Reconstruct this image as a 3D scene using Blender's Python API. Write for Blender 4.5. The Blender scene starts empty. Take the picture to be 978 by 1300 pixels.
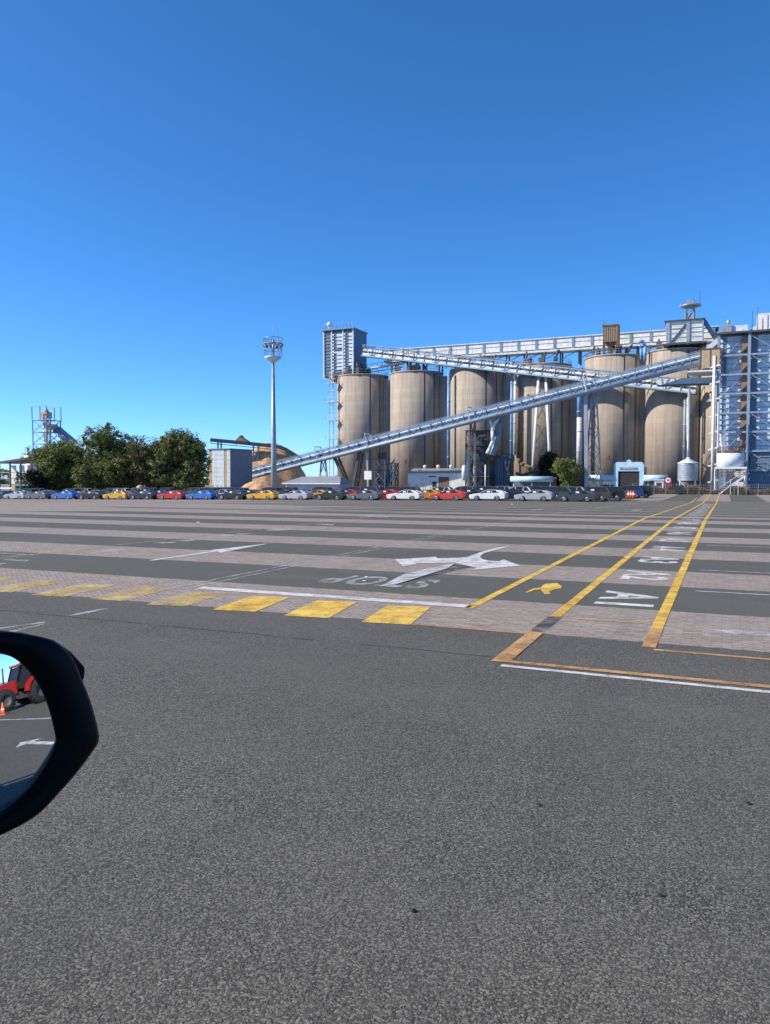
import bpy, bmesh, math, random
from mathutils import Vector, Matrix
random.seed(11)
R = math.radians
S = bpy.context.scene
COL = S.collection
# ------------------------------------------------------------------ camera model (photo pixels 978 x 1300)
F, CX, CY, HZ = 985.0, 489.0, 650.0, 606.5
CAMZ = 2.0
PITCH = math.atan((CY-HZ)/F)
TH = R(23.6); CT, ST = math.cos(TH), math.sin(TH)
CAM = Vector((0, 0, CAMZ))
def ray(px, py):
    x, y, z = (px-CX)/F, 1.0, -(py-CY)/F
    c, s = math.cos(PITCH), math.sin(PITCH)
    return Vector((x, y*c+z*s, -y*s+z*c))
def W(px, py, D):                      # point of the pixel ray at depth Y = D
    d = ray(px, py); return CAM+d*(D/d.y)
def uv(x, y): return (x*ST+y*CT, x*CT-y*ST)
def xy(u, v): return (u*ST+v*CT, u*CT-v*ST)
def gz_uv(u, v):
    k = min(1, max(0, (u-40)/56.0))
    return -k*(0.91+0.0092*min(112, max(0, -28-v)))
def gz(x, y): return gz_uv(*uv(x, y))
def at(px, py):                        # pixel -> ground point
    d = ray(px, py); z = 0
    for _ in range(30):
        t = (z-CAMZ)/d.z; p = CAM+d*t; z = gz(p.x, p.y)
    return Vector((p.x, p.y, z))
def onu(px, u):                        # ground point on column px at lot distance u
    k = (px-CX)/F; Y = u/(CT+ST*k); x = k*Y
    return Vector((x, Y, gz(x, Y)))
def L(u, v, z): x, y = xy(u, v); return Vector((x, y, z))
UD = Vector((ST, CT, 0)); VD = Vector((CT, -ST, 0)); ZD = Vector((0, 0, 1))

# ------------------------------------------------------------------ materials
class NT:
    def __init__(s, name):
        s.m = bpy.data.materials.new(name); s.m.use_nodes = True
        s.t = s.m.node_tree; s.n = s.t.nodes; s.l = s.t.links
        s.b = s.n['Principled BSDF']
    def node(s, typ, **kw):
        n = s.n.new(typ)
        for k, v in kw.items():
            if k.startswith('i_'):
                key = k[2:]; key = int(key) if key.isdigit() else key.replace('_', ' ')
                s.put(n.inputs[key], v)
            else: setattr(n, k, v)
        return n
    def put(s, sock, v):
        if isinstance(v, bpy.types.NodeSocket): s.l.new(v, sock)
        else: sock.default_value = v
    def math(s, op, a, b=0.0, c=0.0, clamp=False):
        n = s.n.new('ShaderNodeMath'); n.operation = op; n.use_clamp = clamp
        s.put(n.inputs[0], a); s.put(n.inputs[1], b); s.put(n.inputs[2], c)
        return n.outputs[0]
    def mix(s, f, a, b):
        n = s.n.new('ShaderNodeMix'); n.data_type = 'RGBA'
        s.put(n.inputs[0], f)
        for i, v in ((6, a), (7, b)):
            s.put(n.inputs[i], v if isinstance(v, bpy.types.NodeSocket) else (*v, 1) if len(v) == 3 else v)
        return n.outputs[2]
    def noise(s, vec, scale, detail=3, rough=.55):
        n = s.n.new('ShaderNodeTexNoise'); s.put(n.inputs['Scale'], scale); n.inputs['Detail'].default_value = detail
        n.inputs['Roughness'].default_value = rough
        if vec is not None: s.l.new(vec, n.inputs['Vector'])
        return n.outputs['Fac']
    def ramp(s, f, lo, hi):            # smooth step
        n = s.n.new('ShaderNodeMapRange'); n.clamp = True
        s.put(n.inputs[0], f); n.inputs[1].default_value = lo; n.inputs[2].default_value = hi
        return n.outputs[0]
    def coord(s, which='Object'): return s.n.new('ShaderNodeTexCoord').outputs[which]
    def scale(s, vec, sc):
        n = s.n.new('ShaderNodeMapping'); s.l.new(vec, n.inputs[0]); n.inputs['Scale'].default_value = sc
        return n.outputs[0]
    def bump(s, h, strength=.3, dist=.02):
        n = s.n.new('ShaderNodeBump'); n.inputs['Strength'].default_value = strength; n.inputs['Distance'].default_value = dist
        s.l.new(h, n.inputs['Height']); s.l.new(n.outputs[0], s.b.inputs['Normal'])

def mat(name, c, rough=.6, metal=0., var=.18, scale=1.5, dirt=None, dirt_amt=.35, streak=False, coat=0., bump=0.):
    k = NT(name); o = k.coord()
    n1 = k.noise(o, scale, 4)
    dark = tuple(x*(1-var) for x in c); light = tuple(min(1, x*(1+var)) for x in c)
    col = k.mix(k.ramp(n1, .3, .7), dark, light)
    if dirt:
        v = k.scale(o, (1.3, 1.3, .12)) if streak else k.scale(o, (.6, .6, .6))
        n2 = k.ramp(k.noise(v, 1.6, 5, .65), .48, .72)
        col = k.mix(k.math('MULTIPLY', n2, dirt_amt), col, dirt)
    k.put(k.b.inputs['Base Color'], col)
    k.b.inputs['Roughness'].default_value = rough; k.b.inputs['Metallic'].default_value = metal
    if coat: k.b.inputs['Coat Weight'].default_value = coat; k.b.inputs['Coat Roughness'].default_value = .05
    if bump: k.bump(k.noise(o, scale*8, 3), .5, bump)
    return k.m

def corrugated(name, c, period=.25, axis=(1, 1, 0), rough=.5, var=.12, dirt=(.18, .13, .09), amt=.3):
    k = NT(name); o = k.coord()
    sx = k.node('ShaderNodeSeparateXYZ', i_0=o)
    s = None
    for i, a in enumerate(axis):
        if a:
            t = k.math('MULTIPLY', sx.outputs[i], a); s = t if s is None else k.math('ADD', s, t)
    w = k.math('SINE', k.math('MULTIPLY', s, 2*math.pi/period))
    n1 = k.ramp(k.noise(o, .6, 4), .3, .7)
    col = k.mix(n1, tuple(x*(1-var) for x in c), tuple(min(1, x*(1+var)) for x in c))
    n2 = k.ramp(k.noise(k.scale(o, (1.5, 1.5, .15)), 1.2, 5, .65), .5, .75)
    col = k.mix(k.math('MULTIPLY', n2, amt), col, dirt)
    k.put(k.b.inputs['Base Color'], col); k.b.inputs['Roughness'].default_value = rough
    k.bump(w, .6, .03)
    return k.m

def concrete():
    k = NT('silo_concrete'); o = k.coord()
    sp = k.node('ShaderNodeSeparateXYZ', i_0=o)
    z = sp.outputs[2]
    n = k.ramp(k.noise(o, .35, 5, .6), .25, .75)
    col = k.mix(n, (.335, .29, .245), (.45, .39, .335))
    # slip-form lifts: each lift has its own tone, with a fine dark joint
    lift = k.math('FLOOR', k.math('DIVIDE', z, 1.22))
    wn = k.node('ShaderNodeTexWhiteNoise', noise_dimensions='1D'); k.put(wn.inputs['W'], lift)
    col = k.mix(k.math('MULTIPLY', wn.outputs[0], .34), col, (.30, .24, .17))
    fr = k.math('FRACT', k.math('DIVIDE', z, 1.22))
    col = k.mix(k.math('MULTIPLY', k.math('LESS_THAN', fr, .07), .3), col, (.2, .155, .11))
    # vertical rain streaks
    st = k.ramp(k.noise(k.scale(o, (1.1, 1.1, .03)), 1.0, 6, .7), .45, .68)
    col = k.mix(k.math('MULTIPLY', st, .8), col, (.165, .14, .115))
    st2 = k.ramp(k.noise(k.scale(o, (2.3, 2.3, .05)), 1.3, 4, .6), .58, .75)
    col = k.mix(k.math('MULTIPLY', st2, .35), col, (.56, .50, .42))
    oi = k.node('ShaderNodeObjectInfo')
    col = k.mix(k.math('MULTIPLY', oi.outputs['Random'], .3), col, (.30, .26, .215))
    pt_ = k.ramp(k.noise(k.scale(o, (.25, .25, .12)), 1.0, 5, .7), .52, .6)
    col = k.mix(k.math('MULTIPLY', pt_, .3), col, (.27, .235, .20))
    k.put(k.b.inputs['Base Color'], col); k.b.inputs['Roughness'].default_value = .9
    k.bump(k.noise(o, 2.5, 6, .7), .4, .05)
    return k.m

def paint(name, c, wear=.45, pale=None):
    k = NT(name); o = k.coord()
    n = k.noise(o, 3.0, 6, .75); f = k.noise(o, 60, 3, .7)
    w = k.math('ADD', k.math('MULTIPLY', n, .65), k.math('MULTIPLY', f, .35))
    col = k.mix(k.ramp(k.noise(o, 1.2, 4), .35, .65), tuple(x*.82 for x in c), pale or c)
    k.put(k.b.inputs['Base Color'], col); k.b.inputs['Roughness'].default_value = .7
    tr = k.n.new('ShaderNodeBsdfTransparent'); ms = k.n.new('ShaderNodeMixShader')
    k.l.new(k.ramp(w, wear-.12, wear+.10), ms.inputs[0]); k.l.new(tr.outputs[0], ms.inputs[1]); k.l.new(k.b.outputs[0], ms.inputs[2])
    k.l.new(ms.outputs[0], k.n['Material Output'].inputs[0])
    return k.m

def ground_mat():
    k = NT('yard_surface'); o = k.coord()
    sp = k.node('ShaderNodeSeparateXYZ', i_0=o); v, u = sp.outputs[0], sp.outputs[1]
    # --- coarse asphalt
    vo = k.n.new('ShaderNodeTexVoronoi'); vo.feature = 'F1'; vo.inputs['Scale'].default_value = 104; k.l.new(o, vo.inputs['Vector'])
    sc = k.node('ShaderNodeSeparateColor', i_0=vo.outputs['Color'])
    vo2 = k.n.new('ShaderNodeTexVoronoi'); vo2.inputs['Scale'].default_value = 105; k.l.new(o, vo2.inputs['Vector'])
    sc2 = k.node('ShaderNodeSeparateColor', i_0=vo2.outputs['Color'])
    big = k.ramp(k.noise(o, .35, 5, .6), .3, .7)
    med = k.ramp(k.noise(o, 2.2, 5, .65), .3, .7)
    stone = k.math('MULTIPLY_ADD', k.math('POWER', sc.outputs[0], 2.2), .75, k.math('MULTIPLY', k.math('POWER', sc2.outputs[1], 3), .45))
    asp = k.mix(stone, (.028, .0276, .0236), (.315, .308, .264))
    gap = k.ramp(vo.outputs['Distance'], .55, .85)
    asp = k.mix(gap, asp, (.02, .02, .02))
    asp = k.mix(k.math('MULTIPLY', big, .36), asp, (.070, .070, .062))
    asp = k.mix(k.math('MULTIPLY', med, .18), asp, (.14, .139, .124))
    lanes = k.ramp(k.noise(k.scale(o, (.12, .55, 1)), 1.0, 4, .6), .42, .7)
    asp = k.mix(k.math('MULTIPLY', lanes, .28), asp, (.155, .152, .135))
    oil = k.ramp(k.noise(o, 1.1, 5, .7), .66, .78)
    asp = k.mix(k.math('MULTIPLY', oil, .55), asp, (.035, .036, .035))
    spark = k.math('MULTIPLY', k.math('GREATER_THAN', sc2.outputs[0], .992), k.math('LESS_THAN', vo2.outputs['Distance'], .35))
    asp = k.mix(k.math('MULTIPLY', spark, .8), asp, (.38, .37, .35))
    # --- dark greenish asphalt of the strips
    strip = k.mix(k.math('MULTIPLY', stone, .8), (.074, .078, .066), (.175, .176, .15))
    strip = k.mix(k.math('MULTIPLY', big, .35), strip, (.10, .103, .088))
    strip = k.mix(k.ramp(k.noise(k.scale(o, (.15, .9, 1)), 1.0, 5, .7), .55, .8), strip, (.14, .135, .13))
    # --- zigzag block paving
    tri = k.math('PINGPONG', v, .14)
    uu = k.math('ADD', k.math('ADD', u, k.math('MULTIPLY', tri, .62)), k.math('MULTIPLY', k.math('SUBTRACT', k.noise(o, 9, 2), .5), .05))
    row = k.math('DIVIDE', uu, .115)
    fr = k.math('FRACT', row); rid = k.math('FLOOR', row)
    vv = k.math('DIVIDE', k.math('ADD', v, k.math('MULTIPLY', k.math('MODULO', rid, 2.0), .115)), .23)
    fv = k.math('FRACT', vv); vid = k.math('FLOOR', vv)
    jn = k.ramp(k.noise(o, 7, 3, .7), .36, .6)
    joint = k.math('MAXIMUM', k.math('MULTIPLY', k.math('LESS_THAN', fr, .24), k.math('MULTIPLY_ADD', jn, .8, .2)), k.math('MULTIPLY', k.math('LESS_THAN', fv, .06), .4))
    cell = k.node('ShaderNodeCombineXYZ'); k.put(cell.inputs[0], rid); k.put(cell.inputs[1], vid)
    wn = k.node('ShaderNodeTexWhiteNoise', noise_dimensions='3D'); k.l.new(cell.outputs[0], wn.inputs[0])
    pav = k.mix(wn.outputs[0], (.235, .198, .168), (.37, .315, .27))
    pav = k.mix(k.ramp(k.noise(o, .8, 5, .65), .4, .75), pav, (.29, .25, .22))
    pav = k.mix(k.math('MULTIPLY', k.noise(o, 40, 3), .35), pav, (.35, .31, .28))
    pav = k.mix(k.math('MULTIPLY', joint, .8), pav, (.04, .036, .034))
    # --- where what lies
    uj = k.math('ADD', u, k.math('MULTIPLY', k.math('SUBTRACT', k.noise(o, 4, 3), .5), .12))
    ph = k.math('DIVIDE', k.math('SUBTRACT', uj, 9.85), 5.3)
    band = k.math('LESS_THAN', k.math('FRACT', ph), .465)
    near = k.math('GREATER_THAN', uj, 9.85)
    mA = k.math('MULTIPLY', band, near)
    # far yard: left mostly paved, right mostly asphalt, with long streaks along v
    streak = k.noise(k.scale(o, (.018, .22, 1)), 1.0, 4, .6)
    left = k.ramp(k.math('ADD', v, k.math('MULTIPLY', u, .35)), 2.0, -30.0)
    thr = k.math('MULTIPLY_ADD', left, .34, .30)
    mB = k.math('LESS_THAN', streak, thr)
    mBb = k.math('MAXIMUM', mB, k.math('MULTIPLY', band, .5))
    farl = k.math('GREATER_THAN', k.math('SUBTRACT', u, k.math('MULTIPLY', k.math('MINIMUM', k.math('ADD', v, 12.0), 0.0), .42)), 45.0)
    m = k.mix(farl, k.node('ShaderNodeCombineColor', i_0=mA, i_1=mA, i_2=mA).outputs[0], k.node('ShaderNodeCombineColor', i_0=mBb, i_1=mBb, i_2=mBb).outputs[0])
    m = k.node('ShaderNodeSeparateColor', i_0=m).outputs[0]
    stripv = k.math('LESS_THAN', k.math('FRACT', k.math('DIVIDE', k.math('ADD', v, 3.2), 8.0)), .5)
    vfar = k.math('MULTIPLY', k.math('GREATER_THAN', u, 104.0), k.math('GREATER_THAN', v, -42.0))
    m = k.math('ADD', k.math('MULTIPLY', m, k.math('SUBTRACT', 1.0, vfar)), k.math('MULTIPLY', stripv, vfar))
    base = k.mix(near, asp, strip)
    col = k.mix(m, base, pav)
    # tyre-darkened lanes and pale dust
    col = k.mix(k.math('MULTIPLY', k.ramp(k.noise(k.scale(o, (.9, .08, 1)), 1.0, 4, .6), .55, .8), .35), col, (.05, .052, .053))
    col = k.mix(k.math('MULTIPLY', k.ramp(k.noise(o, .12, 4, .6), .5, .8), .22), col, (.20, .185, .17))
    # sealed joint running across the near asphalt
    cj = k.math('ABSOLUTE', k.math('SUBTRACT', k.math('ADD', u, k.math('MULTIPLY', k.math('SUBTRACT', k.noise(o, 1.3, 4), .5), .14)), 8.35))
    cm = k.math('MULTIPLY', k.ramp(cj, .035, .01), k.math('MULTIPLY', k.math('LESS_THAN', v, -2.35), k.ramp(k.noise(o, 1.6, 2), .36, .46)))
    col = k.mix(k.math('MULTIPLY', cm, .75), col, (.018, .018, .018))
    k.put(k.b.inputs['Base Color'], col); k.b.inputs['Roughness'].default_value = .85
    k.b.inputs['Specular IOR Level'].default_value = .3
    h = k.math('ADD', k.math('MULTIPLY', stone, 1.0), k.math('MULTIPLY', gap, -1.0))
    h = k.math('ADD', k.math('MULTIPLY', h, k.math('SUBTRACT', 1.0, m)), k.math('MULTIPLY', k.math('MULTIPLY', joint, -1.0), m))
    k.bump(h, .55, .006)
    return k.m

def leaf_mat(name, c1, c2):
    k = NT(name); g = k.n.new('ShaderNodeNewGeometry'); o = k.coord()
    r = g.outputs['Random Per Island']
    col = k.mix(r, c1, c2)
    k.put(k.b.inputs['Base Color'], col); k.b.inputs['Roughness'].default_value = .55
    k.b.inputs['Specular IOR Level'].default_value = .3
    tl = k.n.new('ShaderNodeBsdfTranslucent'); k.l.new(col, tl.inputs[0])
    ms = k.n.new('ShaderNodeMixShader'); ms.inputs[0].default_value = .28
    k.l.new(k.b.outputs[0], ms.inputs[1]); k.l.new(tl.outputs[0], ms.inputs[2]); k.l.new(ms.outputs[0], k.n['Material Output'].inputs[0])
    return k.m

def carpaint(name, c):
    k = NT('car_paint_'+name); o = k.coord()
    n = k.ramp(k.noise(o, 2.0, 4), .3, .7)
    k.put(k.b.inputs['Base Color'], k.mix(n, tuple(x*.93 for x in c), c))
    k.b.inputs['Roughness'].default_value = .32; k.b.inputs['Metallic'].default_value = .15
    k.b.inputs['Coat Weight'].default_value = .8; k.b.inputs['Coat Roughness'].default_value = .04
    return k.m

M = dict(
    concrete=concrete(), ground=ground_mat(),
    white_paint=paint('white_line_paint', (.70, .71, .71), .445), worn_paint=paint('worn_white_paint', (.55, .56, .56), .52),
    yellow_paint=paint('yellow_line_paint', (.76, .47, .05), .435, (.80, .55, .10)), orange_paint=paint('orange_line_paint', (.52, .27, .09), .45, (.58, .36, .15)),
    worn_yellow=paint('worn_yellow_paint', (.70, .46, .10), .515, (.70, .55, .24)),
    tail_paint=paint('streaky_white_paint', (.62, .63, .65), .46),
    black_paint=paint('blackout_paint', (.05, .05, .052), .52),
    steel=mat('galvanised_steel', (.33, .375, .42), .45, .3, dirt=(.16, .12, .09), streak=True),
    conveyor_steel=mat('light_blue_grey_steel', (.27, .36, .46), .5, .1, dirt=(.14, .12, .10), streak=True),
    framewall=corrugated('blue_wall_and_column_shade', (.17, .27, .41), .3, (0, 0, 1)),
    brownpanel=mat('brown_weathered_panel', (.24, .165, .115), .8, dirt=(.12, .08, .055), streak=True),
    bluesteel=mat('blue_grey_steel', (.20, .29, .38), .5, .1, dirt=(.10, .09, .08), streak=True),
    palesteel=mat('pale_painted_steel', (.66, .72, .76), .5, dirt=(.26, .2, .15), streak=True),
    white=mat('white_painted_metal', (.78, .78, .77), .5, dirt=(.35, .29, .22), streak=True),
    darksteel=mat('dark_steel', (.085, .09, .10), .55, .2, dirt=(.14, .09, .06)),
    rust=mat('rusty_steel', (.17, .105, .07), .8, dirt=(.09, .06, .045), dirt_amt=.6),
    tanpanel=mat('tan_weathered_panel', (.47, .36, .24), .75, dirt=(.2, .13, .08), streak=True),
    bluepipe=mat('sky_blue_pipe', (.14, .33, .60), .4, dirt=(.45, .5, .55), streak=True),
    bluepanel=corrugated('blue_cladding', (.085, .15, .25), .3, (0, 0, 1)),
    palepanel=corrugated('pale_cladding', (.58, .71, .84), .3, (0, 0, 1)),
    whitepanel=corrugated('white_cladding', (.62, .66, .62), .3, (0, 0, 1)),
    shedwhite=corrugated('white_shed_sheet', (.72, .72, .70), .25), greyroof=corrugated('grey_roof_sheet', (.26, .28, .31), .25),
    greywall=corrugated('grey_shed_sheet', (.40, .45, .50), .3), bluewall=corrugated('blue_sheet_and_shade', (.13, .19, .27), .3),
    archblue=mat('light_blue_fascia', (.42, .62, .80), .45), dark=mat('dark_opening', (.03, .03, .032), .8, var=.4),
    glass=mat('tinted_window_glass', (.02, .025, .03), .16, 0), tyre=mat('tyre_rubber', (.018, .018, .019), .85),
    rim=mat('alloy_rim', (.45, .46, .48), .3, .8), lamp=mat('clear_lamp_lens', (.75, .78, .8), .1, coat=1), tail=mat('red_lamp_lens', (.35, .015, .012), .15, coat=1),
    paper=mat('paper_sheet', (.75, .80, .82), .8), blackplastic=mat('black_mirror_plastic', (.004, .004, .0042), .55, var=.25, scale=6),
    chip=mat('woodchip', (.55, .34, .18), .95, var=.35, scale=1.2, dirt=(.2, .115, .06), bump=.2),
    bark=mat('bark', (.10, .075, .055), .9, bump=.05), leaf_a=leaf_mat('leaf_deep_green', (.07, .095, .028), (.23, .265, .085)),
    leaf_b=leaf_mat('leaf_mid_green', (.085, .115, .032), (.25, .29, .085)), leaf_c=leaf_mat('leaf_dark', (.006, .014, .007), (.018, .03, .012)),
    leaf_d=leaf_mat('leaf_olive', (.07, .075, .03), (.20, .185, .08)), dry=leaf_mat('dry_stalks', (.13, .09, .05), (.30, .22, .13)),
    greenmesh=mat('green_shade_mesh', (.02, .10, .075), .8), orange=mat('orange_plastic', (.75, .12, .03), .5), redpaint=mat('red_tractor_paint', (.36, .012, .01), .3, coat=.6),
    ownpaint=carpaint('own', (.02, .025, .035)), redsign=mat('red_sign_sheet', (.22, .02, .03), .5), greenbin=mat('dark_green_bin', (.02, .05, .04), .5),
    tar=mat('dead_leaf_brown', (.02, .016, .014), .8), wire=mat('wire_galvanised', (.30, .30, .29), .5, .5),
)
M['blackplastic'].node_tree.nodes['Principled BSDF'].inputs['Specular IOR Level'].default_value = .15
g = NT('mirror_silvering'); o = g.coord()
g.put(g.b.inputs['Base Color'], g.mix(g.noise(o, 5), (.80, .83, .86), (.86, .88, .90))); g.b.inputs['Metallic'].default_value = 1; g.b.inputs['Roughness'].default_value = .0
M['mirror'] = g.m

# ------------------------------------------------------------------ mesh collector (world or local coordinates)
class MB:
    def __init__(s): s.v = []; s.f = []; s.smooth = set()
    def add(s, vs, fs, smooth=False):
        b = len(s.v); s.v += [Vector(p) for p in vs]
        for f in fs:
            if smooth: s.smooth.add(len(s.f))
            s.f.append([i+b for i in f])
        return s
    def box(s, c, size, ax=None, ay=None, az=None):
        ax = ax or Vector((1, 0, 0)); ay = ay or Vector((0, 1, 0)); az = az or ZD
        c = Vector(c); hx, hy, hz = [q/2 for q in size]
        vs = [c+ax*(i*hx)+ay*(j*hy)+az*(k*hz) for k in (-1, 1) for j in (-1, 1) for i in (-1, 1)]
        return s.add(vs, [(0, 2, 3, 1), (4, 5, 7, 6), (0, 1, 5, 4), (2, 6, 7, 3), (0, 4, 6, 2), (1, 3, 7, 5)])
    def lbox(s, u0, u1, v0, v1, z0, z1):   # box in yard axes
        return s.box(L((u0+u1)/2, (v0+v1)/2, (z0+z1)/2), (abs(v1-v0), abs(u1-u0), abs(z1-z0)), VD, UD, ZD)
    def beam(s, p, q, w, h=None, up=None):
        p, q = Vector(p), Vector(q); d = q-p; ln = d.length
        if ln < 1e-6: return s
        d /= ln; up = up or (ZD if abs(d.z) < .95 else Vector((0, 1, 0)))
        x = d.cross(up).normalized(); y = x.cross(d)
        return s.box((p+q)/2, (w, ln, h or w), x, d, y)
    def tube(s, p, q, r, r2=None, n=10, caps=True):
        p, q = Vector(p), Vector(q); r2 = r if r2 is None else r2
        d = (q-p).normalized(); a = d.orthogonal().normalized(); b = d.cross(a)
        vs = []
        for c, rr in ((p, r), (q, r2)):
            for i in range(n):
                t = 2*math.pi*i/n; vs.append(c+a*(rr*math.cos(t))+b*(rr*math.sin(t)))
        s.add(vs, [(i, (i+1) % n, n+(i+1) % n, n+i) for i in range(n)], True)
        if caps: s.add(vs[:n], [tuple(range(n))[::-1]]); s.add(vs[n:], [tuple(range(n))])
        return s
    def path(s, pts, r, n=8):
        for a, b in zip(pts, pts[1:]): s.tube(a, b, r, n=n)
        return s
    def lathe(s, c, prof, n=32, a0=0, a1=2*math.pi, cap=True):   # prof [(r,z)...] about z axis through c
        c = Vector(c); full = abs(a1-a0-2*math.pi) < 1e-6; m = n if full else n+1
        vs = []
        for r, z in prof:
            for i in range(m):
                t = a0+(a1-a0)*i/n; vs.append(c+Vector((r*math.cos(t), r*math.sin(t), z)))
        fs = []
        for j in range(len(prof)-1):
            for i in range(n):
                i2 = (i+1) % m; fs.append((j*m+i, j*m+i2, (j+1)*m+i2, (j+1)*m+i))
        s.add(vs, fs, True)
        if cap and full:
            s.add(vs[:m], [tuple(range(m))[::-1]]); s.add(vs[-m:], [tuple(range(m))])
        return s
    def prism(s, poly, ext):               # polygon (3D points) extruded by vector
        poly = [Vector(p) for p in poly]; e = Vector(ext); n = len(poly)
        return s.add(poly+[p+e for p in poly], [tuple(range(n))[::-1], tuple(range(n, 2*n))]+[(i, (i+1) % n, n+(i+1) % n, n+i) for i in range(n)])
    def build(s, name, m, parent=None, world=True, bevel=0):
        me = bpy.data.meshes.new(name)
        vs = s.v
        if parent is not None and world:
            inv = mw(parent).inverted(); vs = [inv @ p for p in vs]
        me.from_pydata([tuple(p) for p in vs], [], s.f)
        bm = bmesh.new(); bm.from_mesh(me)
        bm.faces.ensure_lookup_table()
        for i in s.smooth: bm.faces[i].smooth = True
        bmesh.ops.remove_doubles(bm, verts=bm.verts, dist=1e-5)
        bmesh.ops.recalc_face_normals(bm, faces=bm.faces)
        if bevel: bmesh.ops.bevel(bm, geom=[e for e in bm.edges if len(e.link_faces) == 2 and e.calc_face_angle(0) > .5], offset=bevel, segments=2, affect='EDGES', profile=.5)
        bm.to_mesh(me); bm.free()
        me.materials.append(M[m] if isinstance(m, str) else m)
        ob = bpy.data.objects.new(name, me); COL.objects.link(ob)
        if parent is not None: ob.parent = parent
        return ob
def each(mb, name, m, parent):             # every separate piece of a collector becomes a part of its own
    up = list(range(len(mb.v)))
    def find(i):
        while up[i] != i: up[i] = up[up[i]]; i = up[i]
        return i
    key = {}
    for i, p in enumerate(mb.v):
        k = (round(p.x, 4), round(p.y, 4), round(p.z, 4))
        if k in key: up[find(i)] = find(key[k])
        else: key[k] = i
    for f in mb.f:
        for i in f[1:]: up[find(i)] = find(f[0])
    gr = {}
    for j, f in enumerate(mb.f): gr.setdefault(find(f[0]), []).append(j)
    for js in gr.values():
        sub = MB(); mp = {}
        for j in js:
            for i in mb.f[j]:
                if i not in mp: mp[i] = len(sub.v); sub.v.append(mb.v[i])
            if j in mb.smooth: sub.smooth.add(len(sub.f))
            sub.f.append([mp[i] for i in mb.f[j]])
        sub.build(name, m, parent)
def mw(o):
    m = o.matrix_basis.copy() if hasattr(o, 'matrix_basis') else Matrix()
    return (mw(o.parent) @ m) if o.parent else m
def thing(name, label, cat, loc=(0, 0, 0), rz=0, group=None):
    o = bpy.data.objects.new(name, None); COL.objects.link(o)
    o.empty_display_size = .3; o.location = loc; o.rotation_euler = (0, 0, rz)
    return tag(o, label, cat, group)
def tag(o, label, cat, group=None):
    o['label'] = label; o['category'] = cat
    if group: o['group'] = group
    return o
def struct(o, label=None, cat=None, kind='structure'):
    o['kind'] = kind
    if label: o['label'] = label
    if cat: o['category'] = cat
    return o
def dup(o, parent=None):
    c = o.copy(); COL.objects.link(c); c.parent = parent
    for ch in list(o.children): dup(ch, c)
    return c
# ================================================================== GROUND AND MARKINGS
def ground():
    us = [-3000, -800, -200, -60, -30, -10, 0, 10, 20, 30, 40]+[40+2*i for i in range(1, 29)]+[100, 110, 130, 160, 200, 260, 400, 800, 1800, 4500]
    vs = [-4500, -1500, -600, -260, -180]+[-140+4*i for i in range(28)]+[-28, -20, -10, 0, 10, 20, 40, 80, 160, 400, 1000, 3000]
    me = bpy.data.meshes.new('ground')
    verts = [(v, u, gz_uv(u, v)) for u in us for v in vs]; n = len(vs)
    me.from_pydata(verts, [], [(j*n+i, j*n+i+1, (j+1)*n+i+1, (j+1)*n+i) for j in range(len(us)-1) for i in range(n-1)])
    me.materials.append(M['ground']); o = bpy.data.objects.new('ground', me); COL.objects.link(o); o.rotation_euler = (0, 0, -TH)
    struct(o, 'wide grey yard of coarse asphalt and pinkish block paving strips', 'ground')
ground()
LIFT = .006
def gpoly(name, polys, m, label, lift=LIFT, cat='road marking'):
    mb = MB()
    for p in polys:
        mb.add([(q.x, q.y, gz(q.x, q.y)+lift) for q in p], [tuple(range(len(p)))])
    o = mb.build(name, m); struct(o, label, cat); return o
def ribbon(a, b, w, step=2.0):             # quads along ground segment a->b
    a = Vector((a[0], a[1], 0)); b = Vector((b[0], b[1], 0)); d = b-a; n = max(1, int(d.length/step)); d.normalize()
    s = Vector((-d.y, d.x, 0))*(w/2); out = []
    for i in range(n):
        p = a.lerp(b, i/n); q = a.lerp(b, (i+1)/n); out.append([p-s, q-s, q+s, p+s])
    return out
def UV(px, py): p = at(px, py); return uv(p.x, p.y)
def uline(v, u0, u1, w): return ribbon(xy(u0, v), xy(u1, v), w)
def vline(u, v0, v1, w): return ribbon(xy(u, v0), xy(u, v1), w, 4)
def pxp(pts): return [at(*p) for p in pts]

uR0, vR = UV(824, 821); uLm, vLm = UV(760, 738); u1, v1 = UV(672, 733)
uE, _ = UV(592, 772)
gpoly('yellow_line_marking', uline(vR, uR0+1.2, 150, .15), 'yellow_paint', 'solid yellow line along the right edge of the numbered lane')
gpoly('orange_line_marking', uline(vR, uR0-.05, uR0+1.2, .16), 'orange_paint', 'orange end of the yellow line right of the numbered lane')
uLa, _ = UV(705, 783)
gpoly('yellow_line_marking', uline(vLm, uLa, 150, .15), 'yellow_paint', 'solid yellow line along the left edge of the numbered lane')
ua, va = UV(640, 841); ub, vb = UV(680, 803)
gpoly('orange_line_marking', ribbon(xy(ua, vLm), xy(ub, vLm), .2), 'orange_paint', 'short wide orange bar joining the two orange border lines', .010)
gpoly('blackout_marking', uline(vLm, ub+.02, uLa-.02, .2), 'black_paint', 'dark tar smear joining the yellow line and the orange bar')
gpoly('yellow_line_marking', uline(v1, uE, 120, .14), 'yellow_paint', 'yellow line running from the end of the white stop line to the fence')
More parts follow.
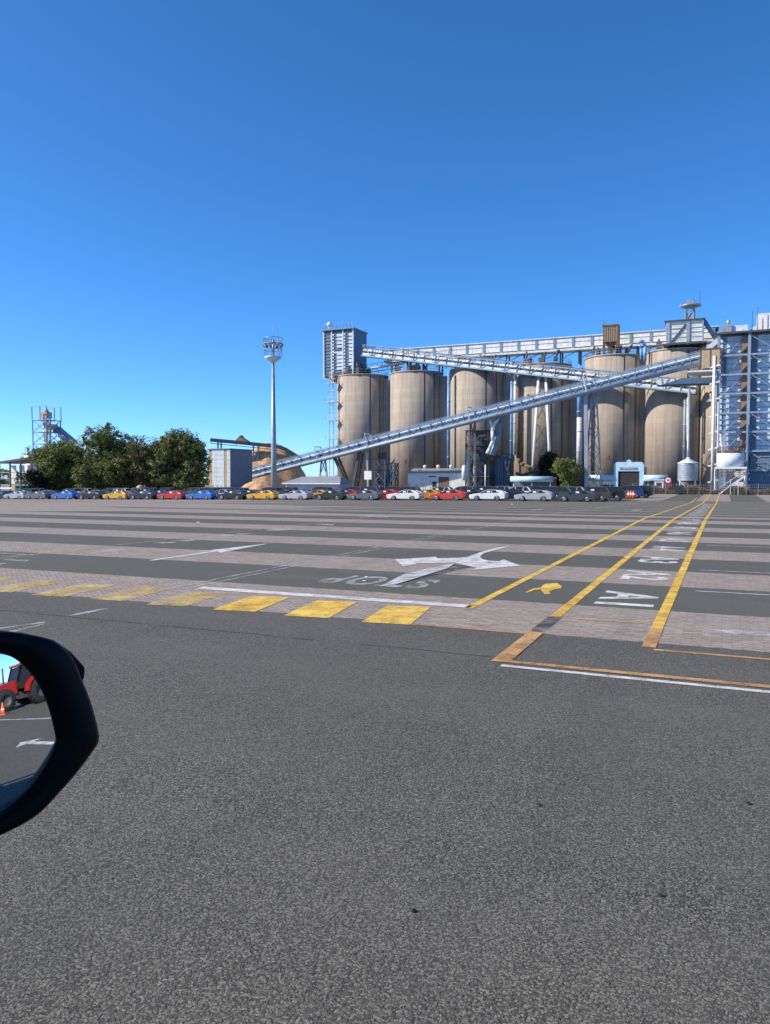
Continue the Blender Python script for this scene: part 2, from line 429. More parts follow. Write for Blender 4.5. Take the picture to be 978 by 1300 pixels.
# orange borders along the paving strips
ut, vt = UV(520, 793)
gpoly('orange_line_marking', vline(UV(600, 799)[0], vt, vLm, .07), 'orange_paint', 'thin orange line along the near edge of the paving left of the lane')
gpoly('orange_line_marking', vline(UV(900, 831)[0], vR+.07, vR+9, .08), 'orange_paint', 'thin orange line running right from the foot of the right yellow line')
gpoly('orange_line_marking', vline(UV(800, 855.5)[0], vLm-.1, vLm+13, .11), 'orange_paint', 'long orange border line above the white edge line', .009)
gpoly('white_line_marking', vline(UV(800, 861.5)[0], vLm+.05, vLm+13, .09), 'white_paint', 'white edge line below the orange border line on near asphalt')
gpoly('orange_line_marking', vline(UV(765, 788)[0], vLm+.1, vR-.1, .06), 'orange_paint', 'faint orange line crossing the numbered lane on the paving')
us_, vs_ = UV(400, 756.5)
gpoly('white_line_marking', vline(us_, UV(255, 746)[1], v1, .28), 'white_paint', 'wide white stop line left of the yellow line')
# yellow blocks along the near edge of the paving
A = [UV(*p) for p in ((459, 790), (521, 793.5), (547, 771), (492, 769))]
B = [UV(*p) for p in ((357, 781), (417, 785), (453, 766), (404, 763))]
du = (B[0][0]-A[0][0], B[0][1]-A[0][1])
cA = [sum(q[i] for q in A)/4 for i in (0, 1)]; cB = [sum(q[i] for q in B)/4 for i in (0, 1)]
stepv = cB[1]-cA[1]
for i in range(8):
    quad = [Vector((*xy(q[0]+random.uniform(-.03, .03), q[1]+stepv*i), 0)) for q in A]
    gpoly('yellow_block_marking', [quad], 'yellow_paint' if i < 3 else 'worn_yellow', ['first', 'second', 'third', 'fourth', 'fifth', 'sixth', 'seventh', 'eighth'][i]+' yellow painted block from the right along the near paving edge')
# lane numbers A1 ... (read from the far end)
def text_mesh(body, size, off=.03):
    cu = bpy.data.curves.new('lettering', 'FONT'); cu.body = body; cu.size = size; cu.offset = off; cu.space_character = 1.12; cu.align_x = 'CENTER'; cu.align_y = 'CENTER'
    o = bpy.data.objects.new('lettering', cu); COL.objects.link(o); bpy.context.view_layer.update()
    me = bpy.data.meshes.new_from_object(o.evaluated_get(bpy.context.evaluated_depsgraph_get()))
    bpy.data.objects.remove(o); bpy.data.curves.remove(cu)
    return me
def ground_text(name, body, uc, vc, up, right, w, h, m, label):
    me = text_mesh(body, 1.0)
    xs = [p.co.x for p in me.vertices]; ys = [p.co.y for p in me.vertices]
    sx = w/(max(xs)-min(xs)); sy = h/(max(ys)-min(ys)); mx = (max(xs)+min(xs))/2; my = (max(ys)+min(ys))/2
    for p in me.vertices:
        a = (p.co.x-mx)*sx; b = (p.co.y-my)*sy
        u_ = uc+right[0]*a+up[0]*b; v_ = vc+right[1]*a+up[1]*b; x, y = xy(u_, v_); p.co = (x, y, gz(x, y)+LIFT)
    me.materials.append(M[m]); o = bpy.data.objects.new(name, me); COL.objects.link(o)
    for po in me.polygons:
        pass
    bm = bmesh.new(); bm.from_mesh(me); bmesh.ops.recalc_face_normals(bm, faces=bm.faces)
    for f in bm.faces:
        if f.normal.z < 0: f.normal_flip()
    bm.to_mesh(me); bm.free()
    struct(o, label, 'road marking'); return o
uA1, vA1 = UV(793, 759.5)
for i in range(24):
    u_ = uA1+3.3*i
    vc = vLm+(vR-vLm)*.55
    ground_text('lane_number_marking', 'A%d' % (i+1), u_, vc, (0, 1), (-1, 0), 1.55 if i < 9 else 2.1, .9, 'white_paint', 'white letters A%d painted across the lane between yellow lines' % (i+1))
# STOP upside down, seen from the wrong side
uS, vS0 = UV(478, 738)
_, vl = UV(407, 737); _, vr = UV(552, 741)
ground_text('stop_marking', 'STOP', uS, (vl+vr)/2, (-1, 0), (0, -1), abs(vr-vl), 1.25, 'worn_paint', 'worn white word STOP painted upside down beside the big arrow')
# the big branching arrow and its worn tail
arrow = [(501.5, 710.6), (512.4, 719.5), (532.4, 715.4), (578, 714.6), (589.7, 717.8), (606, 721), (601.7, 723.8), (660.7, 718.6), (639.8, 710.6), (634, 712.9), (621, 712.3), (613, 710.4), (609.5, 707.2), (614, 702.9), (638.3, 696.3), (647, 693.6), (629.8, 695.9), (610, 701.5), (592.5, 707.9), (572, 708.8), (555.3, 709), (553.9, 707.3)]
gpoly('white_arrow_marking', [pxp(arrow)], 'white_paint', 'big white branching arrow on the dark strip left of yellow line', .010)
gpoly('white_arrow_marking', [pxp([(482.3, 745.5), (515.2, 728.6), (578.2, 715.4), (570, 721.5), (508, 741)])], 'tail_paint', 'worn streaky tail of the big white branching arrow', .014)
gpoly('blackout_marking', [pxp([(500, 738), (516, 727), (575, 716), (606, 719), (545, 732), (514, 740)])], 'black_paint', 'blacked-out patch beneath the tail of the big arrow', .0035)
# straight arrow further left
ut0, vt0 = UV(190, 711.6); ut1, vt1 = UV(344, 690)
um, vm = UV(275, 700)
vc_ = (vt0+vt1)/2
P = lambda u, v: Vector((*xy(u, v), 0))
gpoly('white_arrow_marking', [[P(ut0, vc_-.06), P(ut0, vc_+.06), P(um, vc_+.09), P(um-.3, vc_+.38), P(ut1, vc_), P(um-.3, vc_-.38), P(um, vc_-.09)]], 'white_paint', 'long straight white arrow pointing away at left')
man = [(125, 352), (290, 285), (440, 265), (480, 215), (560, 178), (780, 172), (812, 200), (870, 235), (860, 278), (720, 300), (600, 345), (640, 390), (520, 405), (450, 330), (440, 300), (300, 315), (140, 378)]
gpoly('pedestrian_symbol_marking', [pxp([(660+a/16.3, 730+b/16.3) for a, b in man])], 'yellow_paint', 'yellow walking figure symbol between the yellow lines')
# long thin lines
v2 = UV(489, 694)[1]
u20 = UV(235, 748)[0]
gpoly('white_line_marking', uline(v2-.13, u20, 48, .06)+uline(v2+.13, u20, 40, .06), 'worn_paint', 'double thin white line running away left of the big arrow')
v3 = UV(700, 641.5)[1]
gpoly('white_line_marking', uline(UV(620, 646.6)[1], UV(500, 654.5)[0], 92, .12), 'worn_paint', 'faint white lane line in front of the white coupes')
gpoly('white_line_marking', uline(UV(760, 645)[1], UV(690, 652.5)[0], 140, .14), 'worn_paint', 'faint white lane line passing right of the parked cars')
v4 = UV(150, 692)[1]
gpoly('yellow_line_marking', uline(v4, UV(5, 709)[0], 46, .09), 'worn_yellow', 'thin worn yellow line running away at far left')
for px, py, ln, lab in ((920, 752.5, 8, 'nearest thin white bay line right of the numbered lane'), (925, 725.5, 9, 'second thin white bay line right of the numbered lane'), (930, 693.5, 10, 'third thin white bay line right of the numbered lane'), (935, 684.5, 11, 'fourth thin white bay line right of the numbered lane'), (940, 663.5, 13, 'fifth thin white bay line right of the numbered lane'), (940, 655.8, 14, 'sixth thin white bay line right of the numbered lane')):
    u_ = UV(px, py)[0]
    gpoly('white_line_marking', vline(u_, vR+.35, vR+.35+ln, .06), 'white_paint', lab)
worn = [([(194, 688.2), (205, 690), (222, 689.4), (224, 687.8), (208, 688.4)], 'small worn white letters on the dark strip at left, lower pair'), ([(220, 685.5), (232, 687.4), (248, 686.6), (246, 685.2), (232, 686)], 'small worn white letters on the dark strip at left, upper pair'),
        ([(274, 680.6), (298, 680.9), (300, 679), (278, 679.4)], 'worn white patch on the paving beyond the straight arrow'), ([(299, 678.2), (312, 678.6), (323, 677.6), (303, 677.2)], 'short white dash beyond the straight arrow'),
        ([(337, 673.3), (360, 674), (376, 671.6), (352, 671.2)], 'worn white letters far along the yellow line'), ([(124, 700.6), (150, 702), (158, 698.5), (140, 697)], 'worn white patch on the paving at left'),
        ([(0, 717.2), (8, 715.9), (7, 714.6), (0, 715.2)], 'stub of white line cut by the photo edge'), ([(4, 711.2), (33, 713), (38, 711.2), (10, 709.6)], 'short white bar on the dark strip at far left'),
        ([(0, 702.8), (42, 705.4), (43, 704.6), (0, 701.9)], 'thin white line on the paving at far left'), ([(18, 690.4), (31, 689.4), (33, 688.2), (20, 689.2)], 'small white dash on far left paving'),
        ([(82, 783.4), (101, 778.4), (136, 772), (137, 774), (104, 780)], 'short white dash on the near asphalt above the mirror'), ([(0, 797.5), (57, 789.6), (58, 791), (0, 799)], 'upper of two white lines on near asphalt at the mirror'), ([(0, 804), (40, 795.6), (56, 792), (57, 793), (10, 805)], 'lower of two white lines on near asphalt at the mirror'),
        ([(888, 802), (930, 799.5), (978, 803.5), (978, 809), (930, 805)], 'pale worn patch on the paving at right'), ([(455, 655.8), (492, 657), (498, 655.4), (470, 654.2)], 'worn white letters far off in front of silver coupe'), ([(402, 666.5), (423, 667.2), (425, 665.5), (405, 665)], 'worn white patch beyond the double line'),
        ([(672, 647.6), (687, 646.2), (688, 646.9), (676, 648.2)], 'small white arrow in front of the silver coupes'), ([(800, 648.6), (812, 646.8), (816, 647.6), (806, 649.2)], 'small white arrow left of the lane far off')]
for pts, lab in worn:
    gpoly('worn_white_marking', [pxp(pts)], 'worn_paint', lab)

# small leaves and scraps lying on the asphalt
def scrap(px, py, r, m, label, name='dead_leaf', cat='leaf'):
    p = at(px, py); mb = MB(); n = 9; pts = []
    for i in range(n):
        t = 2*math.pi*i/n; rr = r*random.uniform(.5, 1.15); pts.append((p.x+rr*math.cos(t), p.y+rr*.8*math.sin(t), p.z+.006+random.uniform(0, r*.3)))
    top = (p.x, p.y, p.z+.012+r*.25)
    mb.add(pts+[top], [(i, (i+1) % n, n) for i in range(n)], True)
    tag(mb.build(name, m), label, cat)
scrap(950, 1021, .022, 'tar', 'dark dead leaf on asphalt near the right edge')
scrap(525, 1158, .02, 'tar', 'dark dead leaf on asphalt low in the middle')
scrap(684, 1023, .022, 'tar', 'dark flattened leaf on asphalt right of centre')
scrap(838, 1138, .018, 'tar', 'small dark leaf on asphalt low at right')
scrap(650, 640.6, .22, 'paper', 'white crumpled sheet lying in front of the white coupe', 'paper_scrap', 'litter')
scrap(252, 663.6, .1, 'paper', 'white scrap lying on the far left paving', 'paper_scrap', 'litter')
scrap(466, 733, .05, 'paper', 'white scrap on the letter O of the STOP marking', 'paper_scrap', 'litter')
scrap(463, 738.3, .05, 'paper', 'white scrap just below the other scrap on the STOP marking', 'paper_scrap', 'litter')

# ================================================================== SILOS
ROW0 = Vector((8.1, 200, 0))
def row(t, off=0): return ROW0+VD*t+UD*off
SR, STOPZ = 6.75, 29.6
ts = [-15.3, 0, 16.25, 32.4, 49.1, 62.9, 74.2]
soff = [0, 0, 0, 0, 0, -3, -6]
SILO_TOP = [28.6]*4+[29.6]*3
slabels = ['leftmost concrete silo, under the steel tower house with a caged ladder', 'concrete silo second from left, behind the white shed', 'concrete silo third from left, behind the forked white chute',
           'concrete silo behind the white trestle legs and dark round tree', 'wide lit concrete silo behind the light blue gatehouse', 'concrete silo carrying the white clad headhouse and lattice shadows', 'concrete silo beside the blue steel building at right']
SILO = []
for i, t in enumerate(ts):
    c = row(t, soff[i]); z0 = gz(c.x, c.y)-.05; c.z = z0
    r = thing('grain_silo', slabels[i], 'silo', c, -TH, 'concrete grain silos in a row'); SILO.append(r)
    H = SILO_TOP[i]-z0
    MB().lathe(c, [(SR, 0), (SR, H-.35)], 64).build('wall', 'concrete', r)
    MB().lathe(c, [(SR+.12, H-.35), (SR+.12, H), (SR-.2, H+.02), (.3, H+.35)], 64).build('roof', 'concrete', r)
    # roof rail
    mb = MB()
    for k in range(36):
        a = 2*math.pi*k/36; b = 2*math.pi*(k+1)/36; p = c+Vector((6.6*math.cos(a), 6.6*math.sin(a), H+.0)); q = c+Vector((6.6*math.cos(b), 6.6*math.sin(b), H))
        mb.beam(p, p+ZD*1.1, .06)
        for h in (.55, 1.1): mb.beam(p+ZD*h, q+ZD*h, .06)
    mb.build('handrail', 'wire', r)
    if i < 6:                              # in-fill bin wall closing the gap to the next silo
        gap = ts[i+1]-t
        MB().lathe(c+VD*(gap/2)+UD*(2.2+(soff[i+1]-soff[i])/2), [(3.9, 0), (3.9, H-1.2)], 32).build('infill_wall', 'concrete', r)
    mb = MB()                              # vertical joints on the shaded side
    va_ = math.atan2(c.x, c.y)
    for ang in (R(17), R(41)):
        nrm = Vector((math.sin(ang-va_), -math.cos(ang-va_), 0)); p = c+nrm*(SR+.01)
        mb.beam(p, p+ZD*(H-.5), .34, .12, nrm)
    each(mb, 'joint_strip', 'darksteel', r)
    mb = MB()                              # little wall vents
    for ang, h in ((R(-28), 7.5), (R(-20), 7.6)) if i in (1, 4) else ((R(-15), 4.0),):
        nrm = Vector((math.sin(ang), -math.cos(ang), 0)); x = Vector((nrm.y, -nrm.x, 0))
        mb.box(c+nrm*(SR)+ZD*h, (.6, .25, .9), x, nrm, ZD)
    mb.build('wall_hatch', 'rust', r)
# roof machinery
for i in range(6):
    c = row(ts[i], soff[i]); mb = MB()
    for k in range(7):
        p = c+VD*random.uniform(-4.5, 4.5)+UD*random.uniform(-5, -2); p.z = SILO_TOP[i]+.1
        mb.box(p+ZD*.9, (random.uniform(.5, 1.2), random.uniform(.5, 1.0), random.uniform(.8, 1.6)), VD, UD, ZD)
        mb.tube(p+ZD*1.2, p+ZD*random.uniform(1.8, 3.2)+VD*random.uniform(-1.2, 1.2), .22)
    each(mb, 'roof_machinery', 'darksteel', SILO[i])
# caged ladder tower at the far left silo
c = row(ts[0])
mb = MB(); lx = W(421, 540, 203); lx.z = gz(lx.x, lx.y)
for d in (-.55, .55):
    mb.beam(lx+VD*d, lx+VD*d+ZD*(STOPZ-lx.z), .22)
z = lx.z+1
while z < STOPZ:
    mb.beam(lx+VD*-.55+ZD*(z-lx.z), lx+VD*.55+ZD*(z-lx.z), .1); z += .9
z = lx.z+4
mb.build('ladder', 'white', SILO[0])
mb = MB()
while z < STOPZ:
    q = lx+ZD*(z-lx.z); mb.box(q+VD*.3, (3.0, 1.8, .12), VD, UD, ZD)
    for d in (-1.2, 0, 1.8): mb.beam(q+VD*d-UD*.9, q+VD*d-UD*.9+ZD*1.1, .08)
    mb.beam(q-VD*1.2-UD*.9+ZD*1.1, q+VD*1.8-UD*.9+ZD*1.1, .08); z += 4.8
each(mb, 'ladder_landing', 'palesteel', SILO[0])

# ================================================================== TOP GALLERY
def gallery():
    a, b = row(5, 1.5), row(75, 1.5); a.z = b.z = 0
    r = thing('rooftop_gallery', 'long white panelled conveyor gallery on columns above the silos', 'conveyor', row(35, 1.5)+ZD*STOPZ, -TH)
    za, zb = 32.3, 35.0
    w = MB(); po = MB(); co = MB(); ra = MB()
    t = -8.05; k = 0
    while t < 70:
        p, q = row(t, 0), row(t+3.75, 0)
        w.box((p+q)/2+ZD*(33.25), (3.75-.02, .12, 1.05), VD, UD, ZD); w.box((p+q)/2+ZD*(34.5), (3.75-.02, .12, .95), VD, UD, ZD)
        po.box(row(t+3.75+.3, -.02)+ZD*33.7, (.62, .3, 2.5), VD, UD, ZD)
        t += 4.35; k += 1
    a, b = row(-9, 1.5), row(71, 1.5)
    ra.box((a+b)/2+ZD*35.15, (80, 3.6, .22), VD, UD, ZD); ra.box((a+b)/2+ZD*32.2, (80, 3.8, .5), VD, UD, ZD)
    ra.box((a+b)/2+ZD*33.9-UD*1.35, (80, .15, .2), VD, UD, ZD)
    each(w, 'wall_panel', 'white', r); each(po, 'bay_post', 'bluesteel', r); ra.build('deck', 'palesteel', r)
    MB().box((a+b)/2+ZD*33.7+UD*1.0, (79.8, 1.5, 2.3), VD, UD, ZD).build('inner_casing', 'darksteel', r)
    t = -7
    while t < 70:
        for off in (.2, 2.8): co.beam(row(t, off)+ZD*28.75, row(t, off)+ZD*32.0, .35)
        co.beam(row(t, .2)+ZD*30, row(t+4, .2)+ZD*31.9, .16)
        t += 4.35
    each(co, 'column', 'darksteel', r)
gallery()

# ================================================================== INCLINED CONVEYORS
def conveyor(name, label, p0, p1, width, h, mats, bay=2.6, cover=True, tubechord=False, loc=None):
    p0, p1 = Vector(p0), Vector(p1); d = (p1-p0).normalized(); ln = (p1-p0).length
    s = Vector((d.y, -d.x, 0)).normalized(); up = s.cross(d)
    if up.z < 0: up = -up
    if s.dot(UD) > 0: s = -s               # s points to the camera side
    r = thing(name, label, 'conveyor', loc or ((p0+p1)/2), 0)
    n = int(ln/bay); bay = ln/n
    ch = MB(); wb = MB(); pn = MB(); cv = MB(); rl = MB()
    for sd in (1, -1):
        o = s*(sd*width/2)
        if tubechord and sd == 1: ch.tube(p0+o, p1+o, .42, n=14)
        else: ch.beam(p0+o, p1+o, .3, .35, up)
        ch.beam(p0+o+up*h, p1+o+up*h, .16, .2, up)
        for i in range(n+1):
            q = p0+d*(bay*i)+o; wb.beam(q, q+up*h, .14, .14)
            if i < n:
                a, b = (q, q+d*bay+up*h) if i % 2 else (q+up*h, q+d*bay); wb.beam(a, b, .11, .11, up)
        # handrail
        rl.beam(p0+o*1.25+up*(h+.25), p1+o*1.25+up*(h+.25), .07)
    pn.box((p0+p1)/2+up*.35+s*(width/2-.12), (ln, .06, .8), d, s, up)
    pn.box((p0+p1)/2+up*.35-s*(width/2-.12), (ln, .06, .8), d, s, up)
    fl = MB().box((p0+p1)/2+up*.02, (ln, width-.1, .1), d, s, up)
    ch.build('chord', mats[0], r); wb.build('truss_web', mats[1], r); pn.build('side_panel', mats[2], r); fl.build('floor', 'darksteel', r); rl.build('handrail', mats[1], r)
    if cover:                              # half-round belt hoods, one per bay
        for i in range(n):
            a = p0+d*(bay*i+.12)+up*(h*.52)+s*.1; m = 8; vs = []
            for q in (a, a+d*(bay-.24)):
                for j in range(m+1):
                    t = math.pi*j/m; vs.append(q+s*(.75*math.cos(t))+up*(.62*math.sin(t)))
            cv.add(vs, [(j, j+1, m+1+j+1, m+1+j) for j in range(m)], True)
        cv.build('belt_hood', mats[3], r)
        MB().box((p0+p1)/2+up*(h*.45), (ln, 1.6, .25), d, s, up).build('belt', 'darksteel', r)
    return r, d, s, up
# front conveyor, parallel to the silo row and about two metres clear of it
fo = -23.0; FT0, FT1 = -40.5, 69.0
p0 = row(FT0, fo)+ZD*.8; p1 = row(FT1, fo)+ZD*24.2
FC, fd, fs, fup = conveyor('inclined_conveyor', 'long blue-grey inclined truss conveyor rising past the silos to the right', p0, p1, 2.4, 2.15, ('conveyor_steel', 'conveyor_steel', 'bluesteel', 'palepanel'), tubechord=True)
def fpt(px):                               # point on the front conveyor's lower near chord at pixel column px
    k = (px-CX)/F; a = row(0, fo); t = (k*a.y-a.x)/(VD.x-k*VD.y); f = (t-FT0)/(FT1-FT0); return p0.lerp(p1, f)
def trestle(parent, top, foot_dx, w=.5, m='darksteel', name='support_leg', brace=True, dirv=None):
    dirv = dirv or VD; z0 = gz(top.x, top.y); ls = []
    for sd in (-1, 1):
        t = top+dirv*(sd*.5); f = Vector((top.x, top.y, z0))+dirv*(sd*foot_dx); mb = MB().beam(f, t, w, w, UD)
        mb.build(name, m, parent); ls.append((f, t))
    if brace:
        mb = MB(); H = top.z-z0; n = max(2, int(H/4))
        for i in range(n):
            a0 = ls[0][0].lerp(ls[0][1], i/n); a1 = ls[0][0].lerp(ls[0][1], (i+1)/n); b0 = ls[1][0].lerp(ls[1][1], i/n); b1 = ls[1][0].lerp(ls[1][1], (i+1)/n)
            mb.beam(a0, b1, .16, .16, UD); mb.beam(b0, a1, .16, .16, UD); mb.beam(a1, b1, .16, .16, UD)
        mb.build('bracing', m, parent)
# V-shaped legs
q = fpt(441); foot = fpt(446); foot.z = gz(foot.x, foot.y)
for px in (425, 457):
    t = fpt(px); MB().beam(foot+VD*(.35 if px > 441 else -.35), t, .55, .8, UD).build('support_leg', 'darksteel', FC)
    MB().beam(foot+VD*(.5 if px > 441 else -.5)+UD*2.0, t+UD*2.0, .4, .5, UD).build('support_leg', 'rust', FC)
for px, w, m in ((468, .45, 'steel'), (745, .75, 'steel')):
    t = fpt(px); f = Vector((t.x, t.y, gz(t.x, t.y))); MB().beam(f, t+fup*2.3, w, w, UD).build('support_column', m, FC)
    MB().beam(t-VD*1.6, t+fup*2.6, .3, .3, UD).build('bracket', m, FC)
trestle(FC, fpt(411), 1.4, .3, 'steel')
trestle(FC, fpt(600)+ZD*.1, .8, .3, 'darksteel')
trestle(FC, fpt(752)+UD*1.2, 1.9, .3, 'steel', dirv=UD*.6+VD*.8)
# hoop frames above the front conveyor
mb = MB()
for px in (407, 470, 599, 745):
    t = fpt(px); mb.beam(t-fs*1.5, t-fs*1.5+fup*3.3, .25); mb.beam(t+fs*1.5, t+fs*1.5+fup*3.3, .25); mb.beam(t-fs*1.5+fup*3.3, t+fs*1.5+fup*3.3, .25)
mb.build('hoop_frame', 'palesteel', FC)
# upper conveyor: from the left tower house down across the silos to the right
def rowD(px, off):
    k = (px-CX)/F; a = row(0, off); t = (k*a.y-a.x)/(VD.x-k*VD.y); return row(t, off).y
ua_ = W(462, 452, rowD(462, -3.0)); ub_ = W(884, 500, rowD(884, -11.3))
UC, ud_, us2, uup = conveyor('upper_conveyor', 'pale truss conveyor sloping down from the left tower house across the silo tops', ua_, ub_, 2.4, 2.5, ('conveyor_steel', 'steel', 'palepanel', 'palesteel'), bay=3.0)
def upt(px):
    lo, hi = 0., 1.
    for _ in range(40):
        m = (lo+hi)/2; q = ua_.lerp(ub_, m)
        if q.x/q.y < (px-CX)/F: lo = m
        else: hi = m
    return ua_.lerp(ub_, lo)
# white A-frame carrying it
t = upt(687); z0 = gz(t.x, t.y)
legs = []
for dx0, dx1 in ((-.7, -2.2), (.9, 2.4)):
    a = t+VD*dx0+ZD*.1; b = Vector((t.x, t.y, z0))+VD*dx1; MB().tube(b, a, .38, .38).build('support_leg', 'white', UC); legs.append((b, a))
mb = MB()
for i in range(5):
    a0, a1 = legs[0][0].lerp(legs[0][1], i/5), legs[0][0].lerp(legs[0][1], (i+1)/5); b0, b1 = legs[1][0].lerp(legs[1][1], i/5), legs[1][0].lerp(legs[1][1], (i+1)/5)
    mb.beam(a0, b1, .18, .18, UD); mb.beam(b0, a1, .18, .18, UD)
mb.build('bracing', 'darksteel', UC)
for px in (513, 560):                      # bents standing on the silo roofs
    t = upt(px); mb = MB()
    for sd in (-1, 1):
        mb.beam(Vector((t.x, t.y, 28.7))+VD*sd*1.2, t+VD*sd*1.2+uup*3.4, .32, .32, UD)
    mb.build('roof_bent', 'palesteel', UC)
# transfer house at the head of the front conveyor
th = W(902, 457, 150); r = thing('transfer_house', 'tan clad box where the inclined conveyor meets the steel building', 'building', th-ZD*2.2, -TH)
b = th
MB().box(b, (3.4, 4.2, 3.6), VD, UD, ZD).build('wall', 'tanpanel', r)
mb = MB(); [mb.box(b+VD*sx*1.72+UD*-2.12, (.14, .14, 3.7), VD, UD, ZD) for sx in (-1, -.0, 1)]; mb.box(b+ZD*1.87, (3.7, 4.5, .14), VD, UD, ZD)
mb.build('trim', 'rust', r)
MB().lbox(uv(b.x, b.y)[0]-2, uv(b.x, b.y)[0]+5, uv(b.x, b.y)[1]-4, uv(b.x, b.y)[1]+1.6, b.z-2.4, b.z-2.1).build('platform', 'palesteel', r)
# horizontal galleries between silo 6, 7 and the building (lower dark and pale ducts)
r = thing('bridge_duct', 'pale flat conveyor bridge entering the steel building below the transfer house', 'conveyor', W(880, 485, 164), -TH)
MB().beam(W(835, 486, 158), W(911, 483, 153), 1.6, 1.2).build('casing', 'palepanel', r)
MB().beam(W(835, 490, 157.8), W(911, 487.5, 152.8), 1.9, .2).build('walkway', 'darksteel', r)
# ================================================================== TOWER HOUSE AT LEFT
def tower_house():
    c = W(427, 480, 204); u0, v0 = uv(c.x, c.y); vL = uv(*W(409, 480, 204.5)[:2])[1]; vRr = vL+8.7
    z0, z1 = 28.0, 40.4; u0 -= .2; u1_ = u0+8.2
    r = thing('tower_house', 'blue-grey steel tower house with pale louvres cantilevered over the leftmost silo', 'building', L((u0+u1_)/2, (vL+vRr)/2, z0), -TH)
    B = lambda mb, a, b_, c_, d_, e, f: mb.lbox(a, b_, c_, d_, e, f)
    B(MB(), u0+.2, u1_, vL+.2, vRr, z0+.9, z1).build('wall', 'bluepanel', r)
    B(MB(), u0-.5, u1_+.3, vL-.5, vRr+.3, z1+.003, z1+.3).build('roof', 'bluesteel', r)
    co = MB(); [co.lbox(u0-.05, u0+.25, v-.16, v+.16, z0, z1) for v in (vL+.1, vL+2.4, vL+5.7, vRr-.1)]; co.lbox(u0-.04, u0+.2, vL+3, vL+5.6, z0+6.4, z0+6.8)
    each(co, 'column', 'palesteel', r)
    lv = MB()
    for v in (vL+4.0, vL+7.5):
        for k in range(10):
            if k == 5 and v < vL+5: continue
            lv.lbox(u0-.02, u0+.19, v-.05, v+(1.6 if v < vL+5 else 1.0), z0+2.1+k*.95, z0+2.75+k*.95)
    for v in (vL+2.65, vL+5.95):
        for k in range(12): lv.lbox(u0, u0+.19, v, v+.42, z0+1.6+k*.85, z0+2.05+k*.85)
    each(lv, "louvre", "palepanel", r)
    ba = MB()
    for k in range(13): ba.lbox(u0+.05, u0+.22, vL+.2, vRr-.2, z0+1.3+k*.85, z0+1.42+k*.85)
    ba.build('girt', 'bluesteel', r)
    B(MB(), u0, u1_, vL, vRr, z0+.5, z0+.88).build('floor', 'rust', r)
    bt = MB(); n = 4
    bt.add([L(u0, vL, z0+.5), L(u0, vRr, z0+.5), L(u1_, vRr, z0+.5), L(u1_, vL, z0+.5), L(u0+2, vL+3, z0-1.2), L(u0+2, vRr, z0-1.2), L(u1_, vRr, z0-1.2), L(u1_, vL+3, z0-1.2)], [(0, 1, 5, 4), (1, 2, 6, 5), (2, 3, 7, 6), (3, 0, 4, 7), (4, 5, 6, 7)])
    bt.build('support_frame', 'rust', r)
    rl = MB()
    for v in range(0, 9):
        for u in (u0-.3, u1_): rl.beam(L(u, vL+v, z1+.3), L(u, vL+v, z1+1.4), .07)
    for u in (u0-.3, u1_): rl.beam(L(u, vL, z1+1.4), L(u, vL+8, z1+1.4), .07)
    rl.build('handrail', 'wire', r)
    d = L(u0+1.2, vL+1.2, z1+1.8); e = MB()
    for i in range(5):
        a, b_ = math.pi*i/5-math.pi/2, math.pi*(i+1)/5-math.pi/2
    e.lathe(d, [(.05, -.7), (.37, -.6), (.62, -.3), (.7, 0), (.62, .3), (.37, .6), (.05, .7)], 16); e.tube(L(u0+1.2, vL+1.2, z1+.3), L(u0+1.2, vL+1.2, z1+1.6), .2)
    e.build('antenna_dome', 'white', r)
    an = MB(); [an.tube(L(u0+.8+i*.3, vL+v, z1+.3), L(u0+.8+i*.3, vL+v, z1+h), .05) for i, (v, h) in enumerate(((.2, 2.6), (2.2, 1.9), (7.6, 2.2), (7.9, 1.6)))]
    each(an, 'antenna', 'steel', r)
tower_house()
# walkway and shed roofs between tower house and second silo
r = thing('roof_walkway', 'flat walkway with railings running from the tower house to the second silo', 'walkway', W(480, 468, 202)-ZD*.5, -TH)
a, b = W(447, 471.5, 205), W(512, 461, 199.5)
MB().beam(a, b, 1.6, .35).build('deck', 'palesteel', r)
mb = MB()
for i in range(11):
    q = a.lerp(b, i/10); mb.beam(q-ZD*1.0, q+ZD*1.1, .12)
mb.beam(a+ZD*1.1, b+ZD*1.1, .1); mb.beam(a-ZD*1.0, b-ZD*1.0, .2); mb.build('railing', 'bluesteel', r)

